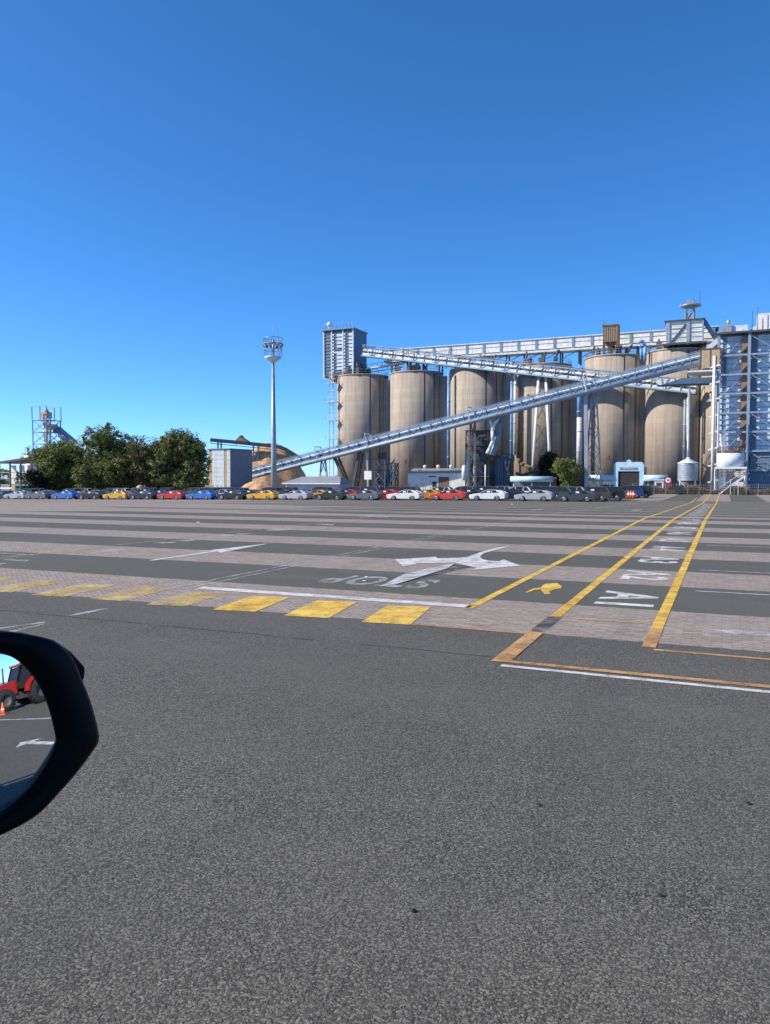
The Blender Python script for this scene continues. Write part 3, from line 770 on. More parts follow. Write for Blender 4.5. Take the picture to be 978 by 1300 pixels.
# ================================================================== HEADHOUSE AND BOXES ON THE SILOS AT RIGHT
def headhouse():
    a = W(845, 440, 166.5); u0, vL = uv(a.x, a.y); vR_ = uv(*W(891, 440, 166)[:2])[1]; vR_ = vL+7.5
    z0, z1 = 30.0, 35.1
    r = thing('clad_headhouse', 'white clad headhouse with dark columns on top of the silo right of the gatehouse', 'building', L(u0+3, (vL+vR_)/2, z0), -TH)
    MB().lbox(u0+.1, u0+6, vL+.1, vR_-.1, z0+.6, z1).build('wall', 'whitepanel', r)
    mb = MB()
    for v in (vL+.25, vL+4.2): mb.lbox(u0-.1, u0+.3, v-.1, v+.6, z0, z1)
    mb.lbox(u0-.1, u0+.2, vR_-.3, vR_, z0, z1)
    for k in range(1, 5): mb.lbox(u0, u0+.14, vL, vR_-.05, z0+.6+k*.95, z0+.72+k*.95)
    each(mb, 'column', 'steel', r); MB().beam(L(u0-.02, vL+1.2, z0+.8), L(u0-.02, vL+4, z1-.8), .3, .2, UD).build('brace', 'darksteel', r)
    MB().lbox(u0-.3, u0+6.3, vL-.3, vR_+.3, z1+.003, z1+.2).build('roof', 'darksteel', r)
    MB().lbox(u0-.6, u0+6.4, vL-.5, vR_+.5, z0+.1, z0+.4).build('floor', 'darksteel', r)
    p = L(u0+2.5, vL+4.7, z1+.25); mb = MB(); [mb.beam(p+VD*x+UD*y, p+VD*x+UD*y+ZD*2.6, .28) for x in (-.8, .8) for y in (-.8, .8)]; mb.box(p+ZD*.9, (1.5, 1.5, 1.4), VD, UD, ZD); mb.beam(p-VD*.8-UD*.8, p+VD*.8-UD*.8+ZD*2.6, .14)
    mb.build('mast_frame', 'steel', r)
    mb = MB(); mb.lathe(p+ZD*2.6, [(.8, 0), (2.2, .45), (2.2, .65), (.6, .75)], 20)
    for k in range(10):
        t = 2*math.pi*k/10; q = p+Vector((1.9*math.cos(t), 1.9*math.sin(t), 3.2)); mb.beam(q, q+ZD*.9, .09)
    mb.box(p+ZD*3.7, (1.6, 1.4, 1.0), VD, UD, ZD); mb.tube(p+ZD*4.1-VD*.6, p+ZD*4.1+VD*.9, .3)
    mb.build('mast_platform', 'steel', r)
    MB().tube(p+VD*1.9+ZD*3.2, p+VD*1.9+ZD*6.2, .05).build('antenna', 'darksteel', r)
    # sloping duct on the right
    MB().tube(L(u0+1, vR_+.1, z1-.3), L(u0+1.5, vR_+2.6, z1-4.5), .45).build('duct', 'bluesteel', r)
headhouse()
def rusty_box():
    a = W(775, 443, 176); u0, v0 = uv(a.x, a.y)
    r = thing('bucket_elevator_head', 'rusty ribbed box on legs standing on the wide lit silo', 'machine', L(u0, v0, STOPZ), -TH)
    mb = MB().lbox(u0-1, u0+1.2, v0-1.5, v0+1.5, 32.4, 35.9)
    mb.build('casing', 'tanpanel', r)
    mb = MB(); [mb.lbox(u0-1.1, u0-.99, v0-1.45+k*.48, v0-1.3+k*.48, 32.4, 35.9) for k in range(7)]; mb.lbox(u0-1.2, u0+1.4, v0-1.7, v0+1.9, 35.903, 36.2); mb.lbox(u0-1.15, u0+1.25, v0+1.503, v0+1.9, 31, 35.9)
    mb.build('rib', 'rust', r)
    mb = MB(); [mb.beam(L(u0+du_, v0+dv, STOPZ), L(u0+du_, v0+dv, 32.6), .22) for du_ in (-.9, 1) for dv in (-1.4, 1.4)]; mb.add([L(u0-1, v0-1.5, 32.6), L(u0-1, v0+1.5, 32.6), L(u0+1.2, v0+1.5, 32.6), L(u0+1.2, v0-1.5, 32.6), L(u0, v0, 30.6)], [(0, 1, 4), (1, 2, 4), (2, 3, 4), (3, 0, 4)])
    mb.beam(L(u0-.9, v0-1.4, 32.4), L(u0-.9, v0+1.4, STOPZ+.3), .15)
    mb.build('support_leg', 'rust', r)
    mb = MB(); mb.tube(L(u0, v0-1.6, 36.1), L(u0, v0-1.6, 37.7), .06); mb.tube(L(u0, v0-1.1, 36.1), L(u0, v0-1.1, 37.3), .06); mb.build('antenna', 'rust', r)
rusty_box()
r = thing('blue_vent_pipe', 'bent sky blue vent pipe on the roof between wide silo and headhouse', 'pipe', W(816, 460, 170), -TH)
MB().path([W(810, 435, 171), W(817, 433, 171), W(819, 440, 171), W(819, 458, 171)], .36, 12).path([W(812, 437, 170), W(814, 442, 170), W(814, 457, 170)], .22, 10).build('pipe_run', 'bluepipe', r)

# ================================================================== TALL PIPES ALONG THE FRONT
def vpipe(px, y0, y1, rad, m, label, off, m2=None, ysplit=None):
    k = (px-CX)/F; a = row(0, off); t = (k*a.y-a.x)/(VD.x-k*VD.y); p = row(t, off)
    zt = W(px, y0, p.y).z; zb = max(gz(p.x, p.y), W(px, y1, p.y).z)
    r = thing('riser_pipe', label, 'pipe', Vector((p.x, p.y, zb)), 0, 'tall pipes rising between the silos')
    if m2:
        zs = W(px, ysplit, p.y).z
        MB().tube(Vector((p.x, p.y, zb)), Vector((p.x, p.y, zs)), rad).build('lower_pipe', m2, r); MB().tube(Vector((p.x, p.y, zs)), Vector((p.x, p.y, zt)), rad*1.003).build('upper_pipe', m, r)
    else: MB().tube(Vector((p.x, p.y, zb)), Vector((p.x, p.y, zt)), rad).build('pipe_run', m, r)
    mb = MB(); z = zb+3
    while z < zt: mb.lathe(Vector((p.x, p.y, z)), [(rad+.01, -.12), (rad+.09, -.1), (rad+.09, .1), (rad+.01, .12)], 12, cap=False); z += 4.5
    mb.build('flange', 'steel', r)
vpipe(569.5, 472, 596, .38, 'bluepipe', 'slim pale blue pipe between the second and third silos', -6.2)
vpipe(649, 458, 600, .34, 'bluepipe', 'left pipe of the blue pair between the third and fourth silos', -6.4)
vpipe(653.5, 470, 578, .4, 'palesteel', 'right pipe of the blue pair, whiter, between the third and fourth silos', -6.6)
vpipe(735, 466, 590, .62, 'bluepipe', 'thick blue and white pipe left of the wide lit silo', -6.9, 'palesteel', 530)
vpipe(872.5, 500, 560, .38, 'palesteel', 'pale pipe dropping to the hopper tank', -11.5)
vpipe(868, 490, 612, .3, 'bluesteel', 'thin dark blue pipe left of the hopper pipe', -11)
r = thing('brown_duct', 'rusty brown duct bending across the foot of the fourth silo', 'pipe', W(658, 600, 178), 0)
MB().path([W(658, 492, 181.5), W(658, 582, 181.5), W(661, 588, 181.3), W(666, 591, 181), W(680, 595, 180)], .42, 12).build('pipe_run', 'rust', r)
MB().path([W(655, 601, 178), W(664, 603.5, 178), W(675, 599.5, 178), W(686, 597, 178)], .35, 10).build('branch_pipe', 'rust', r)
# forked white chute below the front conveyor
_D = fpt(626).y
r = thing('forked_chute', 'forked white chute pipe hanging below the inclined conveyor', 'pipe', W(626, 560, _D), 0)
MB().path([W(633, 531, _D), W(628, 538, _D), W(625.5, 547, _D), W(626, 560, _D), W(622, 569, _D), W(618.5, 576, _D)], .38, 12).build('main_pipe', 'palesteel', r)
MB().path([W(622, 533, _D), W(624.5, 541, _D), W(625.5, 548, _D)], .3, 12).build('branch_pipe', 'palesteel', r)
MB().path([W(635, 532, _D+.9), W(633, 550, _D+.9), W(630, 562, _D+.9), W(625, 578, _D+.9)], .62, 12).build('shaded_duct', 'bluesteel', r)
# ================================================================== STEEL BUILDING AT RIGHT
def steel_building():
    a = W(909.5, 612, 148); u0, vL = uv(a.x, a.y); vR_ = vL+24; u1_ = u0+11.5
    z0 = gz(a.x, a.y); zt = W(909.5, 425, 148).z
    r = thing('steel_workhouse', 'tall blue steel framed building with pale cladding at the right edge', 'building', L((u0+u1_)/2, (vL+vR_)/2, z0), -TH)
    MB().lbox(u0+1.6, u1_, vL+.4, vR_, z0, zt).build('wall', 'framewall', r)  # darker blue wall, left bare beside the columns, paints in their shade
    bay = 5.27; nb = 4
    pn = MB(); st = MB(); co = MB(); be = MB(); br = MB(); ru = MB()
    floors = [z0+4.3+3.6*k for k in range(8)]
    for b in range(nb+1):
        v = vL+b*bay; co.lbox(u0-.25, u0+.25, v-.25, v+.25, z0, zt-.05)
    for f in [z0+4.3+3.6*k for k in range(7)]:
        be.lbox(u0-.2, u0+.2, vL+.25, vR_, f-.17, f+.17)
    rows = 24; hgt = (zt-z0-5)/rows
    PN = []
    for b in range(nb):
        v = vL+b*bay; pn = MB(); PN.append(pn)
        for k in range(rows):
            zz = z0+4.8+k*hgt
            if (b > 0 and k < 3): continue
            pn.lbox(u0+1.45, u0+1.598, v+1.45, v+(4.1 if b == 0 else bay-.05), zz, zz+hgt*.94)
            if b == 0: pn.lbox(u0+1.45, u0+1.598, v+.3, v+.75, zz, zz+hgt*.6)
        for k in range(rows*1):
            be.lbox(u0+1.3, u0+1.44, v+.3, v+bay, z0+4.70+k*hgt, z0+4.77+k*hgt)
    for k, f in enumerate(floors[:7]):
        if f+3.6 > zt: continue
        for b in range(1, nb):
            v = vL+b*bay; br.beam(L(u0, v+.3, f+3.5), L(u0, v+bay-.3, f+.25), .18, .18, UD)
        br.beam(L(u0+.6, vL+1.5, f+.3), L(u0+.6, vL+4.2, f+3.4), .2, .2, UD)
        # rusty stair column
        ru.lbox(u0+.4, u0+1.4, vL+4.0, vL+5.1, f+.9, f+2.2); ru.beam(L(u0+.35, vL+3.6, f+.3), L(u0+.35, vL+5.2, f+2.0), .25, .5, UD); ru.lbox(u0+.6, u0+1.4, vL+3.9, vL+5.1, f+2.3, f+3.4)
    for q in PN: q.build('cladding_panel', 'palepanel', r)
    each(co, 'column', 'conveyor_steel', r); be.build('floor_beam', 'conveyor_steel', r); br.build('bracing', 'bluesteel', r); ru.build('stair', 'brownpanel', r)
    rf = MB(); rf.lbox(u0-.6, u1_+.4, vL-.5, vR_+.4, zt+.003, zt+.35); rf.build('roof', 'darksteel', r)
    # roof plant
    p = L(u0+3, vL+8.2, zt+.35)
    mb = MB(); mb.prism([p+VD*x+ZD*z for x, z in ((-3, 0), (3.2, 0), (2.5, 1.2), (2.3, 3.6), (-1.6, 3.6), (-1.6, 1.4), (-2.6, 1.0))], UD*3); mb.build('vent_housing', 'white', r)
    mb = MB(); mb.lbox(u0+1, u0+5, vL+2, vL+5, zt+.36, zt+1.7); mb.lbox(u0+4, u0+8, vL+11.5, vR_, zt+.36, zt+1.6); each(mb, 'roof_unit', 'palesteel', r)
    mb = MB(); mb.lbox(u0+.6, u0+2.4, vL+.4, vL+2.2, zt+.36, zt+2.0); mb.tube(L(u0+1.5, vL+1.6, zt+2), L(u0+1.5, vL+1.6, zt+2.9), .3); mb.beam(L(u0+2, vL+2.2, zt+1), L(u0+6, vL-3, zt-3), 1.4, 1.0); mb.build('roof_duct', 'steel', r)
    mb = MB(); [mb.tube(L(u0+2, vL+v, zt+.3), L(u0+2, vL+v, zt+h), .06) for v, h in ((5.7, 4.4), (6.6, 5.0), (10.1, 5.4))]; each(mb, 'antenna', 'darksteel', r)
    # pipe bundle on the left edge
    mb = MB(); mb.tube(L(u0-.5, vL-.7, z0), L(u0-.5, vL-.7, zt-4), .28)
    z = z0+2
    while z < zt-5: mb.beam(L(u0-.5, vL-1.5, z), L(u0-.5, vL+.3, z+.5), .3, .3); z += 3.1
    mb.build('pipe_rack', 'white', r)
    # low dark annex on the right
    MB().lbox(u0+.3, u0+1.58, vL+bay+.5, vR_, z0, z0+7.5).build('annex_wall', 'bluewall', r)
    mb = MB(); [mb.lbox(u0+.16, u0+.29, vL+bay+.5, vR_, z0+1+k*1.15, z0+1.14+k*1.15) for k in range(6)]; mb.build('annex_girt', 'bluesteel', r)
    mb = MB(); mb.lbox(u0+1.2, u0+1.58, vL+1.6, vL+4.9, z0+1.2, z0+4.2); mb.build('low_white_panel', 'white', r)  # panel in plain white metal
    return u0, vL, z0
bu0, bvL, bz0 = steel_building()
def drum_tank():
    u0, vL = bu0-4.2, bvL+.2; z0 = bz0
    c = L(u0, vL+2.2, z0)
    r = thing('drum_tank', 'squat pale round tank on a steel stand with stairs in front of the blue building', 'tank', c, -TH)
    MB().lathe(c, [(2.35, 4.9), (2.35, 7.4)], 40).build('shell', 'palesteel', r)
    mb = MB()
    for k in range(24):
        t = 2*math.pi*k/24; q = c+Vector((2.3*math.cos(t), 2.3*math.sin(t), 7.4)); mb.beam(q, q+ZD*1.0, .1); t2 = 2*math.pi*(k+1)/24; q2 = c+Vector((2.3*math.cos(t2), 2.3*math.sin(t2), 7.4))
        for h in (.5, 1): mb.beam(q+ZD*h, q2+ZD*h, .1)
    mb.lathe(c, [(.3, 7.41), (1.6, 7.5), (1.2, 7.9), (.2, 8.0)], 16)
    mb.build('top_rail', 'rust', r)
    MB().box(c+ZD*4.7, (5.4, 5.0, .36), VD, UD, ZD).build('deck', 'palesteel', r)
    MB().box(c+ZD*3.2, (5.2, 4.8, .12), VD, UD, ZD).build('lower_deck', 'rust', r)
    for x in (-2.5, 2.5):
        for y in (-2.3, 2.3): MB().beam(c+VD*x+UD*y, c+VD*x+UD*y+ZD*4.5, .3).build('leg', 'palesteel', r)
    mb = MB(); mb.beam(c-VD*2.5-UD*2.4+ZD*3.9, c+VD*2.5-UD*2.4+ZD*3.9, .14); mb.beam(c-VD*2.5-UD*2.4+ZD*3.55, c+VD*2.5-UD*2.4+ZD*3.55, .14)
    [mb.beam(c+VD*(-2.5+k)-UD*2.4+ZD*3.2, c+VD*(-2.5+k)-UD*2.4+ZD*4.4, .12) for k in range(6)]
    mb.build('guard_rail', 'rust', r)
    mb = MB()
    for y in (-2.75, -3.55): mb.beam(c+VD*-1.6+UD*y+ZD*.2, c+VD*2.4+UD*y+ZD*3.2, .1, .3)
    for k in range(12): mb.box(c+VD*(-1.5+k*.33)+UD*-3.15+ZD*(.3+k*.25), (.3, .8, .05), VD, UD, ZD)
    mb.beam(c+VD*-1.6+UD*-3.6+ZD*1.2, c+VD*2.4+UD*-3.6+ZD*4.2, .1)
    mb.build('stair', 'palesteel', r)
    mb = MB(); mb.beam(c+VD*-1.0-UD*.4+ZD*7.45, c+VD*-1.4-UD*.4+ZD*10.8, 1.0, .3); mb.build('leaning_panel', 'white', r)
    MB().beam(c+VD*-2.2+UD*1+ZD*4.9, c+VD*-2.2+UD*1+ZD*17, .3).build('riser', 'white', r)
drum_tank()
def hopper():
    c = onu(873, 156); z0 = c.z
    r = thing('hopper_tank', 'small ribbed steel hopper tank with cone roof on legs', 'tank', c, -TH)
    mb = MB(); prof = [(1.78, 2.3)]
    for k in range(7): prof += [(1.78, 2.3+k*.45+.05), (1.82, 2.3+k*.45+.22), (1.78, 2.3+k*.45+.4)]
    prof.append((1.78, 5.6)); mb.lathe(c, prof, 36); mb.build('shell', 'steel', r)
    MB().lathe(c, [(1.9, 5.58), (1.88, 5.66), (.35, 6.45), (.3, 6.7)], 36).build('cone_roof', 'palesteel', r)
    MB().lathe(c, [(1.7, 2.28), (.5, .9), (.3, .5)], 28).build('cone_base', 'darksteel', r)
    for x, y in ((-1.3, -1.1), (1.3, -1.1), (-1.3, 1.1), (1.3, 1.1)): MB().beam(c+VD*x+UD*y, c+VD*x+UD*y+ZD*2.5, .24).build('leg', 'palesteel', r)
    MB().path([c+ZD*6.6, c+ZD*9, c+ZD*19.5], .26, 10).build('inlet_pipe', 'steel', r)
    mb = MB(); mb.beam(c-VD*1.3-UD*1.2+ZD*2.2, c+VD*.6-UD*1.2+ZD*.4, .12); mb.build('brace', 'palesteel', r)
hopper()

# ================================================================== SHEDS, GATEHOUSE, CANOPY, MACHINERY
def shed_white():
    a = onu(518, 168); b = onu(597, 168); u0, vL = uv(a.x, a.y); vR_ = uv(b.x, b.y)[1]; z0 = a.z; zt = W(555, 600.5, a.y).z; u1_ = u0+9
    r = thing('loading_shed', 'long white sheet metal shed with a dark doorway at the foot of the second silo', 'shed', L((u0+u1_)/2, (vL+vR_)/2, z0), -TH)
    MB().lbox(u0, u1_, vL, vR_, z0, zt).build('wall', 'shedwhite', r)
    mb = MB(); p = [L(u0-.4, vL-.3, zt+.02), L(u1_+.3, vL-.3, zt+.02), L((u0+u1_)/2, vL-.3, zt+1.1)]; mb.prism(p, VD*(vR_-vL+.6)); mb.build('roof', 'greyroof', r)
    w = (vR_-vL); MB().lbox(u0-.03, u0+.02, vL+w*.50, vL+w*.67, z0, zt-.9).build('door', 'rust', r)
    mb = MB(); mb.lbox(u0-.03, u0+.02, vL+w*.34, vL+w*.45, zt-.95, zt-.7); mb.lbox(u0-.03, u0+.02, vL+w*.40, vL+w*.47, z0+1, z0+2.4); each(mb, 'window', 'dark', r)
    mb = MB(); [mb.tube(L(u0-.25, vL+.4+k*(w-1)/8, z0), L(u0-.25, vL+.4+k*(w-1)/8, z0+1.8), .05) for k in range(5)]; each(mb, 'post', 'darksteel', r)
    mb = MB(); [mb.lathe(L((u0+u1_)/2, vL+w*f, zt+1.0), [(.3, 0), (.3, .3), (.5, .5), (.3, .9)], 12) for f in (.17, .39, .6)]; each(mb, 'roof_ventilator', 'white', r)
    MB().lbox(u0+.6, u1_-.5, vR_+.05, vR_+2.6, z0, zt+.6).build('side_bay', 'bluewall', r)
shed_white()
def low_shed():
    a = onu(358, 140); b = onu(432, 140); u0, vL = uv(a.x, a.y); vR_ = uv(b.x, b.y)[1]; z0 = a.z; u1_ = u0+7; ze = W(395, 613.2, a.y).z; zr = W(395, 605, a.y+2).z
    r = thing('low_store', 'low store with a grey sheet roof beside the light mast', 'shed', L((u0+u1_)/2, (vL+vR_)/2, z0), -TH)
    MB().lbox(u0+.6, u1_-.6, vL+.6, vR_-.6, z0, ze-.05).build('wall', 'greywall', r)
    mb = MB(); um = (u0+u1_)/2; q = [L(u0, vL, ze), L(u0, vR_, ze), L(u1_, vR_, ze), L(u1_, vL, ze), L(um, vL+3, zr), L(um, vR_-1.6, zr)]
    mb.add(q, [(0, 1, 5, 4), (1, 2, 5), (2, 3, 4, 5), (3, 0, 4), (0, 3, 2, 1)]); mb.build('roof', 'greyroof', r)
    MB().lbox(u0-.08, u0, vL, vR_, ze-.22, ze+.02).build('gutter', 'palesteel', r)
low_shed()
def fascia_building():
    c = onu(798, 166); u0, v0 = uv(c.x, c.y); z0 = c.z
    k = .158
    r = thing('gatehouse', 'light blue gatehouse with arched front and low canopies either side', 'building', c, -TH)
    zt = W(798, 586.5, c.y).z; zw = W(798, 598.2, c.y).z; zc = W(798, 603, c.y).z
    pts = []; hw = 2.95
    def arc(cx, cz, rr, a0, a1, n=6): return [(cx+rr*math.cos(a0+(a1-a0)*i/n), cz+rr*math.sin(a0+(a1-a0)*i/n)) for i in range(n+1)]
    out = [(hw, z0)]+arc(hw-.7, zt-.7, .7, 0, math.pi/2)+arc(0, zt, .5, 0, math.pi)+arc(-hw+.7, zt-.7, .7, math.pi/2, math.pi)+[(-hw, z0)]
    w2 = 2.1; zi = zw
    poly = out+[(-w2, z0), (-w2, zi), (w2, zi), (w2, z0)]
    MB().prism([L(u0, v0+x, z) for x, z in poly], UD*.5).build('arched_front', 'archblue', r)
    MB().lbox(u0+.502, u0+8, v0-hw+.1, v0+hw-.1, z0, zt-1.0).build('wall', 'greywall', r)
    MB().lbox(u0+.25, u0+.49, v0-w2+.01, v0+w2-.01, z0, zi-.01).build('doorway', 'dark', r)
    mb = MB(); mb.lbox(u0-.05, u0+.01, v0-1.75, v0+1.75, zw+.25, zw+.75); mb.build('name_board', 'bluewall', r)
    mb = MB(); mb.lbox(u0-.08, u0-.051, v0-1.1, v0+1.1, zw+.33, zw+.66); mb.build('sign_strip', 'steel', r)
    for sd in (-1, 1):
        a = L(u0+.3, v0+sd*(hw+.02), zc-.65); b = L(u0+.3, v0+sd*(hw+4.6+(.5 if sd < 0 else 0)), zc-.65)
        MB().tube(a, b, .66, n=16).build('canopy', 'archblue', r)
        mb = MB(); [mb.tube(L(u0+.5, v0+sd*(hw+d), z0), L(u0+.5, v0+sd*(hw+d), zc-1.2), .09) for d in (.8, 2.4, 4.2)]; each(mb, 'post', 'white', r)
        mb = MB(); mb.lbox(u0+2, u0+2.2, v0+sd*(hw+.2), v0+sd*(hw+4.2), z0, zc-1.3); mb.build('back_wall', 'bluewall', r)
    c = onu(675, 166); u0, v0 = uv(c.x, c.y); z0 = c.z; zc = W(675, 606.5, c.y).z
    r = thing('canopy_shelter', 'open shelter with a pale rounded fascia left of the green tree', 'shelter', c, -TH)
    hw = 4.6; MB().tube(L(u0, v0-hw, zc-.3), L(u0, v0+hw, zc-.3), .62, n=16).build('fascia', 'archblue', r)
    MB().lbox(u0, u0+4, v0-hw, v0+hw, zc-.2, zc).build('roof', 'palesteel', r)
    for d in (-4, 0, 4): MB().tube(L(u0+.2, v0+d, z0), L(u0+.2, v0+d, zc-.7), .09).build('post', 'white', r)
    MB().lbox(u0+3.5, u0+3.7, v0-hw, v0+hw, z0, zc-.2).build('back_wall', 'bluewall', r)
    # little pale kiosk right of the gatehouse
    c = onu(837, 158); r = thing('guard_kiosk', 'tiny pale kiosk right of the gatehouse canopy', 'kiosk', c, -TH)
    MB().box(c+ZD*1.2, (1.6, 1.6, 2.4), VD, UD, ZD).build('wall', 'white', r); MB().box(c+ZD*2.5, (2.0, 2.0, .18), VD, UD, ZD).build('roof', 'palesteel', r); MB().box(c+ZD*1.6-UD*.8, (1.0, .06, .8), VD, UD, ZD).build('window', 'dark', r)
fascia_building()
def lattice(name, label, cat, px, D, w, y0, y1, bays, m, m2, extra=None, depth=None):
    c = W(px, y1, D); zb = gz(c.x, c.y); zt = W(px, y0, D).z; c = Vector((c.x, c.y, zb))
    r = thing(name, label, cat, c, -TH); hw = w/2; dp = (depth or w)/2
    co = MB(); br = MB(); fl = MB(); H = zt-zb
    cor = [(-hw, -dp), (hw, -dp), (hw, dp), (-hw, dp)]
    P = lambda k, z: c+VD*cor[k % 4][0]+UD*cor[k % 4][1]+ZD*z
    for k in range(4): co.beam(P(k, 0), P(k, H), .26)
    for b in range(bays):
        z, z2 = H*b/bays, H*(b+1)/bays
        for k in range(4):
            br.beam(P(k, z2), P(k+1, z2), .16); br.beam(P(k, z), P(k+1, z2), .12); br.beam(P(k+1, z), P(k, z2), .12)
        fl.box(c+ZD*z2, (w+.5, (depth or w)+.5, .12), VD, UD, ZD)
    co.build('column', m, r); br.build('bracing', m, r); fl.build('floor', m2, r)
    return r, c, zb, zt
r, c, zb, zt = lattice('machinery_tower', 'dark lattice machinery tower between the third silo and the white shed', 'tower', 610, 176, 5.2, 547, 612, 4, 'darksteel', 'rust')
mb = MB()
for k in range(16):
    mb.box(c+VD*random.uniform(-2, 2)+UD*random.uniform(-2, 1)+ZD*random.uniform(.8, zt-zb-1), (random.uniform(.6, 2.0), random.uniform(.6, 1.4), random.uniform(.6, 2.2)), VD, UD, ZD)
each(mb, 'equipment', 'darksteel', r)
mb = MB(); [mb.tube(c+VD*x-UD*2.8, c+VD*x-UD*2.8+ZD*h, .18) for x, h in ((-2.2, 9), (-.6, 12), (2.0, 6))]; mb.tube(c+VD*-2.9-UD*2.9+ZD*2.5, c+VD*-2.9-UD*2.9+ZD*6, .55); each(mb, 'pipe', 'palesteel', r)
r, c, zb, zt = lattice('machinery_tower', 'small grey lattice tower beside the V-shaped conveyor legs', 'tower', 485, 182, 2.6, 583, 612, 3, 'steel', 'darksteel')
mb = MB(); mb.box(c+ZD*2.5, (1.8, 1.8, 2.6), VD, UD, ZD); mb.box(c+ZD*(zt-zb+.9), (1.6, 1.4, 1.8), VD, UD, ZD); each(mb, 'equipment', 'darksteel', r)
r, c, zb, zt = lattice('stair_tower', 'dark stair tower with hooped ladder at the left foot of the second silo', 'tower', 499.5, 182, 1.7, 588, 612, 3, 'darksteel', 'darksteel')
mb = MB()
for b in range(4): mb.beam(c+VD*(-.8 if b % 2 else .8)-UD*.9+ZD*(b*1.9), c+VD*(.8 if b % 2 else -.8)-UD*.9+ZD*(b*1.9+1.9), .5, .12, UD)
mb.build('stair', 'steel', r)
r = thing('pipe_bridge', 'dark pipe bridge with walkway below the forked chute', 'pipe rack', W(637, 590, 178), 0)
mb = MB(); a, b = W(617, 576, 179), W(653, 585, 178); mb.beam(a, b, 1.2, .5); mb.beam(a+ZD*1.2, b+ZD*1.2, .12); [mb.beam(a.lerp(b, i/8), a.lerp(b, i/8)+ZD*1.2, .1) for i in range(9)]; mb.build('walkway', 'darksteel', r)
for px in (621, 630, 640, 648):
    q = W(px, 590, 178.5); t = (px-617)/36; q2 = a.lerp(b, t); MB().beam(Vector((q2.x, q2.y, gz(q2.x, q2.y))), q2, .3).build('support_leg', 'darksteel', r)
MB().path([W(641, 583, 177), W(642, 592, 177), W(645, 600, 177), W(646, 605, 177)], .35).path([W(647, 584, 177), W(646, 590, 177), W(643.5, 598, 177)], .25).build('bent_pipe', 'steel', r)
mb = MB(); [mb.box(W(px, 602, 178.8), (1.3, 2, random.uniform(4, 9)), VD, UD, ZD) for px in (624, 632, 637, 643)]; each(mb, 'dust_bin', 'bluewall', r)

# ================================================================== LIGHT MAST
def mast():
    a = W(348, 617, 132); c = Vector((a.x, a.y, gz(a.x, a.y))); zt = W(347, 454, 132).z-c.z
    r = thing('light_mast', 'tall tapered floodlight mast with a crown of lamps', 'light mast', c, 0)
    MB().lathe(c, [(.52, 0), (.46, zt*.3), (.22, zt)], 12).build('pole', 'steel', r)
    MB().lathe(c+ZD*zt, [(.25, -.9), (1.35, -.1), (1.45, .1), (.3, .2)], 20).build('lower_platform', 'palesteel', r)
    mb = MB(); mb.tube(c+ZD*zt, c+ZD*(zt+3.0), .16)
    for h, rr in ((1.3, 1.55), (2.3, 1.62), (3.25, 1.55)):
        for k in range(20):
            t, t2 = 2*math.pi*k/20, 2*math.pi*(k+1)/20
            mb.beam(c+Vector((rr*math.cos(t), rr*math.sin(t), zt+h)), c+Vector((rr*math.cos(t2), rr*math.sin(t2), zt+h)), .09)
    for k in range(8):
        t = 2*math.pi*k/8; d = Vector((math.cos(t), math.sin(t), 0))
        mb.beam(c+d*1.4+ZD*(zt+.1), c+d*1.6+ZD*(zt+3.2), .09); mb.beam(c+ZD*(zt+2.3), c+d*1.6+ZD*(zt+2.3), .1)
    mb.build('lamp_ring', 'steel', r)
    for k in range(10):
        t = 2*math.pi*k/10; d = Vector((math.cos(t), math.sin(t), 0)); s = Vector((-d.y, d.x, 0)); n = (d-ZD*.8).normalized()
        q = c+d*1.55+ZD*(zt+2.0); lampo = MB().box(q, (.5, .22, .5), s, n, n.cross(s)).build('floodlight', 'darksteel', r)
        MB().box(q+n*.118, (.44, .02, .44), s, n, n.cross(s)).build('lamp_lens', 'lamp', lampo)
    MB().tube(c+ZD*(zt+3), c+ZD*(zt+5.4), .03).build('lightning_rod', 'steel', r)
mast()

# ================================================================== GREY SHED, CHIP PILE AND CONVEYOR AT LEFT
def left_shed():
    c = W(293, 612, 178); u0, vR_ = uv(c.x, c.y); z0 = gz(c.x, c.y); zt = W(293, 570.5, 178).z; vL = vR_-6.0; u1_ = u0+9
    zb = z0+1.4
    r = thing('grey_tower_shed', 'tall grey sheet metal shed with tan strips left of the woodchip pile', 'shed', L((u0+u1_)/2, (vL+vR_)/2, z0), -TH)
    MB().lbox(u0, u1_, vL, vR_, zb, zt).build('wall', 'bluewall', r)  # dark blue sheet puts the right face's shade into the wall colour
    each(MB().lbox(u0-.12, u0-.003, vL+1.0, vR_-1.7, zb, zt-.1).lbox(u0-.12, u0-.003, vR_-.9, vR_-.02, zb, zt-.1), 'pale_panel', 'palepanel', r)
    each(MB().lbox(u0-.08, u0-.003, vL, vL+.98, zb, zt-.1).lbox(u0-.08, u0-.003, vR_-1.68, vR_-.92, zb, zt-.1), 'tan_panel', 'tanpanel', r)
    MB().lbox(u0-.3, u1_+.2, vL-.2, vR_+.2, zt+.002, zt+.25).build('roof', 'bluesteel', r)
    MB().lbox(u0-.4, u1_, vL-1, vR_+.5, z0, zb-.01).build('base', 'darksteel', r)
    mb = MB(); [mb.lbox(u0-.7, u0-.5, vL-1+k*1.2, vL-.8+k*1.2, z0, z0+1.8) for k in range(7)]; each(mb, 'bollard_post', 'steel', r)
left_shed()
